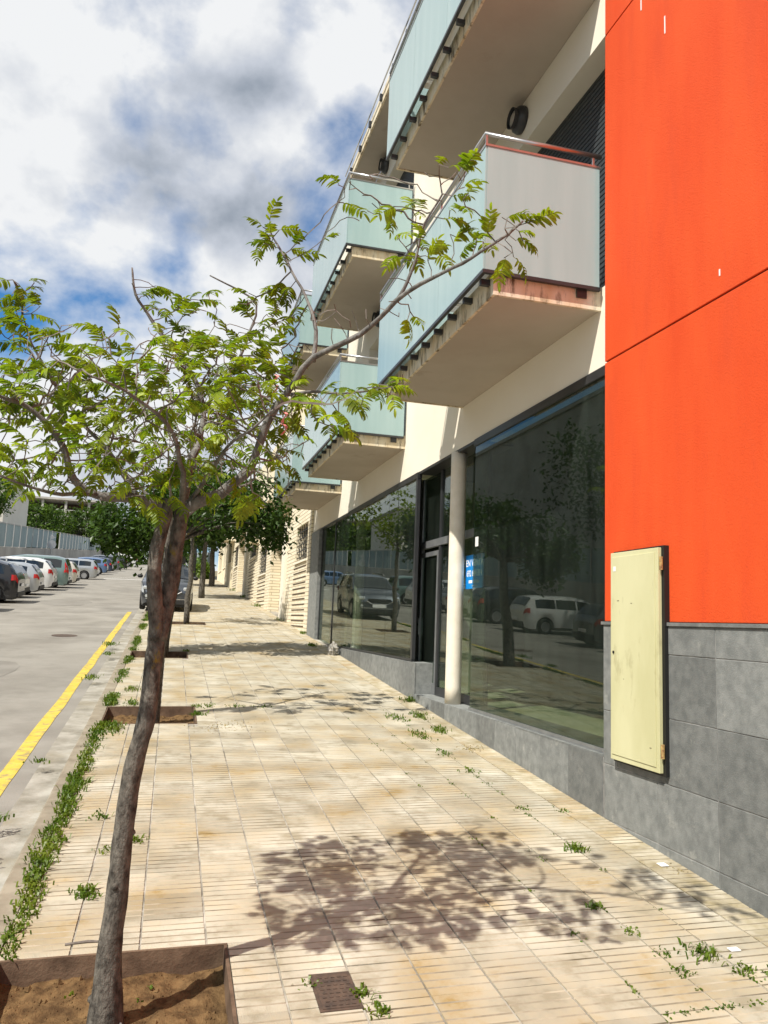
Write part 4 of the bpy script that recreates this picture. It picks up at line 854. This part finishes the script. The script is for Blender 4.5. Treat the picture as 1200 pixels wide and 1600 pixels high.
T2 = [(-.10, 10.5, -1.42), (-.09, 10.45, -1.0), (-.08, 10.35, -.3), (-.07, 10.2, .5), (-.05, 10.1, 1.1)]
L2 = [([(-.05, 10.1, 1.05), (.3, 10.0, 1.4), (.8, 9.9, 1.9), (1.1, 9.9, 2.5)], .04, .006), ([(-.05, 10.1, 1.05), (-.4, 10.1, 1.5), (-.9, 10.2, 1.9), (-1.3, 10.3, 2.2)], .04, .006), ([(-.05, 10.1, 1.05), (.1, 10.4, 1.7), (.15, 10.6, 2.4), (.3, 10.7, 3.0)], .04, .006), ([(-.05, 10.1, 1.0), (-.1, 9.7, 1.5), (-.2, 9.4, 2.0), (-.5, 9.2, 2.3)], .03, .006), ([(.8, 9.9, 1.9), (1.2, 9.6, 2.0), (1.5, 9.4, 2.2)], .02, .005)]
feather_tree('slim street tree in the second soil pit, behind the leaning tree', [(T2, [.085, .07, .062, .06, .055])], L2, [((-.1, 10.1, 2.3), (1.5, 1.2, .75), 10), ((.9, 9.8, 2.4), (.6, .6, .5), 3)], 420, 60, 30, step=.09, kill=.15, infl=1.0, tip=.003, leafscale=1.4)
def leafy_tree(label, base, top, rt, blobs, nclump, nleaf, ls, lm='leaf_dark', sp=.22, name='street_tree', droop=.6, group=None, cat='tree'):
    t = tag(empty(name, base), label, cat, group); base = Vector(base); top = Vector(top)
    pts = [base.lerp(top, i / 6) + Vector((random.uniform(-.04, .04), random.uniform(-.04, .04), 0)) * (1 if 0 < i else 0) for i in range(7)]
    tm = MB().tube(pts, [lerp(rt * 1.25, rt * .75, i / 6) for i in range(7)], 12, jit=.12)
    lv = MB(); cl_ = []
    tot = sum(b[2] for b in blobs)
    for (c, rr, wg) in blobs:
        for k in range(max(1, int(nclump * wg / tot))):
            while True:
                q = Vector((random.uniform(-1, 1), random.uniform(-1, 1), random.uniform(-1, 1)))
                if .25 < q.length <= 1: break
            q = q.normalized() * (q.length ** .6); cl_.append(Vector((c[0] + q.x * rr[0], c[1] + q.y * rr[1], c[2] + q.z * rr[2])))
    for i, c in enumerate(cl_):
        if i % 3 == 0:
            m_ = top.lerp(c, .5) + Vector((random.uniform(-.1, .1), random.uniform(-.1, .1), .12 * (c - top).length)); tm.tube(smoothpath([top, m_, c], 3), [lerp(rt * .32, .008, (j / 6) ** .6) for j in range(7)], 5, cap=False)
        for k in range(nleaf // len(cl_)):
            p = c + Vector((random.gauss(0, sp), random.gauss(0, sp), random.gauss(0, sp * .75))); s_ = ls * random.uniform(.6, 1.25)
            d = Vector((random.gauss(0, 1), random.gauss(0, 1), random.gauss(-droop, .6))).normalized(); u_ = d.cross(Vector((random.gauss(0, .5), random.gauss(0, .5), 1))).normalized(); v_ = d.cross(u_)
            lv.add([p, p + d * s_ * .45 + u_ * s_ * .28 + v_ * s_ * .08, p + d * s_, p + d * s_ * .45 - u_ * s_ * .28 + v_ * s_ * .08], [(0, 1, 2), (0, 2, 3)])
    tm.build('trunk', 'bark', t, smooth=True); tag(lv.build('crown', lm, t), kind='stuff'); return t
leafy_tree('dense dark broad-leaved street tree in the third soil pit', (-.1, 16.6, gz(0, 16.6) - .12), (.1, 16.6, 1.5), .11, [((.9, 16.7, 2.25), (1.35, 1.2, .75), 10), ((-.7, 16.4, 1.9), (.9, .9, .65), 5), ((1.9, 16.9, 1.95), (.5, .8, .5), 3), ((-.9, 16.2, 1.45), (.35, .4, .35), 2)], 90, 8500, .13, sp=.17)
leafy_tree('slender bare-looking street tree in the fourth soil pit', (.5, 24.05, gz(.5, 24) - .12), (.5, 24, 2.4), .07, [((.5, 24, 3.4), (1.3, 1.2, .9), 1)], 26, 1300, .15, 'leaf', sp=.2)
leafy_tree('dark street tree past the parked grey SUV', (1.4, 38, gz(1, 38) - .1), (1.4, 38, 4.2), .12, [((1.2, 38, 5.6), (2.4, 2.2, 1.6), 1)], 60, 5000, .26, sp=.35)
leafy_tree('dark street tree with a straight trunk near the end of the brick block', (2.5, 52.5, gz(2.5, 52) - .1), (2.4, 52.5, 5.0), .16, [((1.6, 52, 6.8), (3.4, 2.6, 2.2), 1)], 70, 5500, .34, sp=.45)
leafy_tree('street tree overhanging the pavement beside the metal fence', (1.8, 72, gz(2, 72) - .1), (1.8, 72, 6.4), .16, [((.8, 72, 8.4), (3.6, 3, 2.4), 1)], 60, 4000, .45, 'leaf_far', sp=.55)
leafy_tree('street tree high up the hill on the building side', (1.2, 98, gz(2, 98) - .1), (1.2, 98, 8.6), .18, [((-.2, 98, 10.6), (4.2, 3, 2.8), 1)], 60, 4000, .55, 'leaf_far', sp=.65)
k = 0
LB = ['bright green leafy tree just above the panel fence', 'dark green tree beside the concrete block', 'rounded green tree in front of the bare concrete frame', 'olive green tree at the end of the panel fence', 'tall dark tree closing the top of the street', 'pale green tree at the top of the road', 'low spreading tree beyond the white van', 'green tree behind the fence opposite the brick block', 'broad tree behind the fence opposite the shop', 'dark tree behind the fence opposite the orange wall', 'tall dark tree mirrored in the big shop glass', 'dark round tree mirrored in the far shop glass']
for (x, y, zc, rx, rz_, lm) in ((-16.5, 104, 10.4, 3.6, 2.6, 'leaf_far'), (-19, 112, 10.8, 3.4, 3.0, 'leaf_dark'), (-13.2, 118, 11.6, 3.4, 2.6, 'leaf_far'), (-10.5, 136, 12.6, 3.6, 3.0, 'leaf_far'), (-5, 172, 15, 6, 5, 'leaf_dark'), (1.5, 165, 15.5, 5.5, 5.2, 'leaf_far'), (-12, 160, 14.2, 5, 4, 'leaf_dark'), (-15.2, 70, 9.3, 2.0, 1.6, 'leaf_far'), (-15.5, 30, 7.8, 3.6, 3.6, 'leaf_far'), (-15.5, 17, 7.0, 3.6, 3.8, 'leaf_dark'), (-16, 23.5, 7.4, 3.6, 4.0, 'leaf_dark'), (-15.8, 38, 8.2, 3.6, 3.4, 'leaf_dark')):
    zb = gz(x, y) + (1.8 if x < -11.7 and y < 150 else 0) - .15
    leafy_tree(LB[k], (x, y, zb), (x, y, zc - rz_ * .4), .2, [((x, y, zc), (rx, rx * .9, rz_), 1)], 46, 3200, .5 if y > 90 else .3, lm, sp=.16 * rx, name='tree'); k += 1
leafy_tree('dry yellow-green shrub at the foot of the metal fence', (2.6, 68, gz(2.6, 68)), (2.6, 68, gz(2.6, 68) + .3), .05, [((2.6, 68, gz(2.6, 68) + .7), (.5, 1.2, .6), 1)], 16, 900, .25, 'grass', sp=.2, name='shrub', cat='shrub')
leafy_tree('tall green shrub along the metal fence up the street', (2.6, 80, gz(2.6, 80)), (2.6, 80, gz(2.6, 80) + .3), .05, [((2.6, 81, gz(2.6, 80) + 1.0), (.6, 4.5, .9), 1)], 22, 1200, .35, 'leaf_far', sp=.3, name='shrub', cat='shrub')
for i, (x, y, rr, hh, lm, lb) in enumerate(((-9.5, 143, 2.2, 2.6, 'leaf_dark', 'dark bush left of the road at the crest'), (-5.6, 150, 2.6, 2.4, 'leaf_far', 'wide light green bush closing the road past the crest'), (-1.4, 149, 2.4, 2.2, 'leaf_dark', 'dark bush in the middle of the view past the crest'), (2.2, 146, 2.2, 2.6, 'leaf_far', 'green bush at the crest beside the pavement'))):
    leafy_tree(lb, (x, y, gz(x, y)), (x, y, gz(x, y) + .5), .1, [((x, y, gz(x, y) + hh * .5), (rr, 1.5, hh * .6), 1)], 30, 1800, .5, lm, sp=.4, name='bush', cat='bush')
# ------------------------------------------------------------------ weeds, iron cover, litter
weed = MB(); dry = MB()
def tuft(x, y, n, hgt, spr, mb=None, f=gz):
    mb = weed if mb is None else mb
    for k in range(int(n * (1.5 if x < 1.5 else 1.15))):
        px_, py_ = x + random.gauss(0, spr * (.45 if spr > .07 and mb is weed else 1)), y + random.gauss(0, spr); z = f(px_, py_) - .003; a = random.uniform(0, 6.28); h_ = hgt * random.uniform(.45, 1.2); ln = h_ * random.uniform(.3, 1.3); w_ = random.uniform(.003, .008)
        dx_, dy__ = math.cos(a), math.sin(a); sx_, sy_ = -dy__ * w_, dx_ * w_
        mb.add([(px_ - sx_, py_ - sy_, z), (px_ + sx_, py_ + sy_, z), (px_ + dx_ * ln * .45 + sx_, py_ + dy__ * ln * .45 + sy_, z + h_ * .75), (px_ + dx_ * ln * .45 - sx_, py_ + dy__ * ln * .45 - sy_, z + h_ * .75), (px_ + dx_ * ln, py_ + dy__ * ln, z + h_ * .8)], [(0, 1, 2, 3), (3, 2, 4)])
y = 4.5
while y < 28:
    g_ = max(0, noise.noise(Vector((0, y * .9, 3.3))) + .55)
    if g_ > .25 and not any(c < y < d for _, _, c, d in WELLS): tuft(-.68 + random.uniform(-.03, .05), y, int(26 * g_) + 4, .05 * (g_ + .3), .035)
    y += .055 + .004 * y * .3
for (x, y, n, hh, sp) in ((-.36, 5.2, 40, .04, .04), (-.28, 5.9, 30, .03, .05), (-.33, 5.15, 30, .03, .03), (-.40, 6.6, 22, .04, .05), (-.11, 6.05, 34, .035, .04), (-1.13, 6.0, 50, .06, .05), (-1.12, 6.6, 40, .05, .04), (-1.1, 8.3, 25, .04, .04), (-1.12, 13.5, 60, .06, .12), (-1.2, 18.2, 90, .06, .16), (-1.1, 16.5, 60, .06, .1),
   (1.0, 3.85, 30, .03, .03), (1.05, 3.70, 30, .03, .03), (.78, 3.98, 16, .02, .03), (2.9, 3.92, 60, .045, .05), (3.0, 3.72, 40, .03, .04), (2.7, 3.95, 26, .02, .03), (2.62, 4.55, 40, .03, .03), (2.98, 5.45, 60, .05, .04), (2.66, 4.2, 24, .02, .03), (3.15, 3.6, 50, .03, .04), (2.66, 3.75, 30, .02, .03),
   (3.0, 6.4, 20, .02, .04), (3.33, 6.3, 20, .02, .04), (2.98, 7.6, 30, .025, .06), (2.98, 8.3, 40, .03, .08), (2.98, 9.2, 90, .035, .14), (2.97, 10.2, 90, .04, .16), (3.3, 9.4, 110, .05, .1), (3.32, 10.3, 120, .05, .14), (3.5, 11.4, 60, .09, .06), (3.3, 18.6, 90, .08, .12), (3.55, 21.5, 60, .1, .1), (3.5, 26, 60, .1, .2), (3.5, 33, 80, .15, .3), (3.5, 40, 80, .15, .3), (3.5, 47, 60, .2, .4), (.43, 10.5, 50, .05, .05), (.45, 11.05, 30, .04, .05), (-.5, 9.7, 90, .05, .12), (-.55, 9.85, 60, .05, .1), (-.4, 11.3, 70, .05, .1), (-.45, 12.4, 60, .05, .1), (.6, 11.1, 30, .03, .08), (.98, 11.05, 30, .03, .06), (1.3, 11.0, 26, .03, .06), (.4, 17.2, 40, .05, .08)): tuft(x, y, n, hh, sp)
for q in range(70):                                            # moss lines in a few joints
    j = random.choice((2.99, 2.99, 2.655, 2.32)); tuft(j + random.gauss(0, .006), random.uniform(3.3, 10.5), random.randint(2, 9), .014, .015)
for q in range(10): tuft(random.uniform(-.5, .35), random.uniform(3.45, 4.4), 3, .02, .01, f=lambda a, b: gz(a, b) - .10)
for q in range(26): tuft(random.uniform(2.3, 3.0), 3.44 + random.gauss(0, .008), 4, .012, .012)
tag(weed.build('weeds', 'grass'), 'green weeds and grass growing in the pavement joints', 'weeds', kind='stuff')
for (x, y, n, sp) in ((3.36, 8.5, 120, .08), (.75, 9.75, 160, .2), (.75, 16.0, 140, .25), (.55, 24.0, 100, .3), (3.5, 5.0, 30, .05)): tuft(x, y, n, .012, sp, dry)
tag(dry.build('dry_litter', 'dry_grass'), 'dry brown leaf litter scattered on the paving', 'leaf litter', kind='stuff')
fz = lambda x, y: gz(x, y) + .003
cv = empty('iron_cover', (.885, 3.9, gz(.885, 3.9))); tag(cv, 'rusty square iron service cover set in the paving', 'cover')
def patch(name, m, x0, x1, y0, y1, h0, h1, par):
    m_ = MB().box(x0, x1, y0, y1, h0, h1); m_.v = [(a, b, c + gz(a, b)) for a, b, c in m_.v]; return m_.build(name, m, par)
patch('frame', 'iron', .785, .985, 3.735, 4.06, -.03, .005, cv); lid = patch('lid', 'iron', .80, .97, 3.75, 4.045, .0052, .008, cv)
for i in range(5):
    for j in range(8):
        x, y = .815 + i * .031 + (.008 if j % 2 else 0), 3.765 + j * .034; box('tread_stud', 'iron', lid, x, x + .018, y, y + .012, .0082 + gz(x, y), .0115 + gz(x, y))
lt = MB().box(3.43, 3.49, 5.05, 5.11, 0, .004); lt.v = [(a, b, c + gz(a, b) + .004) for a, b, c in lt.v]; tag(lt.build('paper_scrap', 'litter'), 'scrap of white paper on the paving by the stone base', 'litter')
lt = MB().box(3.08, 3.14, 3.9, 3.94, 0, .004); lt.v = [(a, b, c + gz(a, b) + .004) for a, b, c in lt.v]; tag(lt.build('paper_scrap', 'litter'), 'small white paper scrap among the weeds near the wall', 'litter')
tag(MB().tube([(-.39, 4.56, gz(-.39, 4.56) + .006), (-.28, 4.57, gz(-.28, 4.57) + .008), (-.2, 4.56, gz(-.2, 4.56) + .007)], [.006, .008, .004], 6).build('stick', 'twig'), 'short dark stick lying behind the front soil pit', 'stick')
tag(MB().tube(smoothpath([(.13, 3.9, gz(.1, 3.9) - .10), (-.02, 3.86, gz(0, 3.86) - .095), (-.08, 3.98, gz(-.1, 4) - .085)], 4), [.007] * 9, 6).build('irrigation_pipe', 'bark_pale'), 'thin irrigation pipe lying in the front soil pit', 'pipe')
bag = MB(); bv = []; bf = []
for j in range(13):
    for k_ in range(20):
        t_, u_ = math.pi * j / 12, 2 * math.pi * k_ / 20; d_ = Vector((math.sin(t_) * math.cos(u_), math.sin(t_) * math.sin(u_), math.cos(t_))); q_ = 1 + .55 * noise.noise(d_ * 2.1) + .35 * noise.noise(d_ * 5.3)
        bv.append((3.46 + d_.x * .11 * q_, 16.9 + d_.y * .15 * q_, gz(3.46, 16.9) + .12 + d_.z * .13 * q_))
        if j < 12: bf.append((j * 20 + k_, j * 20 + (k_ + 1) % 20, j * 20 + 20 + (k_ + 1) % 20, j * 20 + 20 + k_))
bag.add(bv, bf)
tag(bag.build('plastic_bag', 'lamp_glass'), 'crumpled grey plastic bag at the corner of the shop glass', 'bag')
for i, (p, q) in enumerate(((( .47, 3.8, 1.02), .12), ((.42, 3.85, 1.22), .1))):
    x, y, z = p; rb = MB(); vs_ = []; fs_ = []
    for j in range(7): t_ = j / 6; vs_ += [(x + .012 * math.sin(j * 1.7), y + .02 * math.cos(j * 2.1), z - q * t_), (x + .014 + .012 * math.sin(j * 1.7 + .5), y + .02 * math.cos(j * 2.1 + .4), z - q * t_)]
    fs_ = [(2 * j, 2 * j + 1, 2 * j + 3, 2 * j + 2) for j in range(6)]
    tag(rb.add(vs_, fs_).build('barrier_tape', 'red_tape'), ('long red tape shred dangling beside the thick right limb', 'short red tape shred higher up the thick right limb')[i], 'tape', 'tape shreds in the leaning tree')
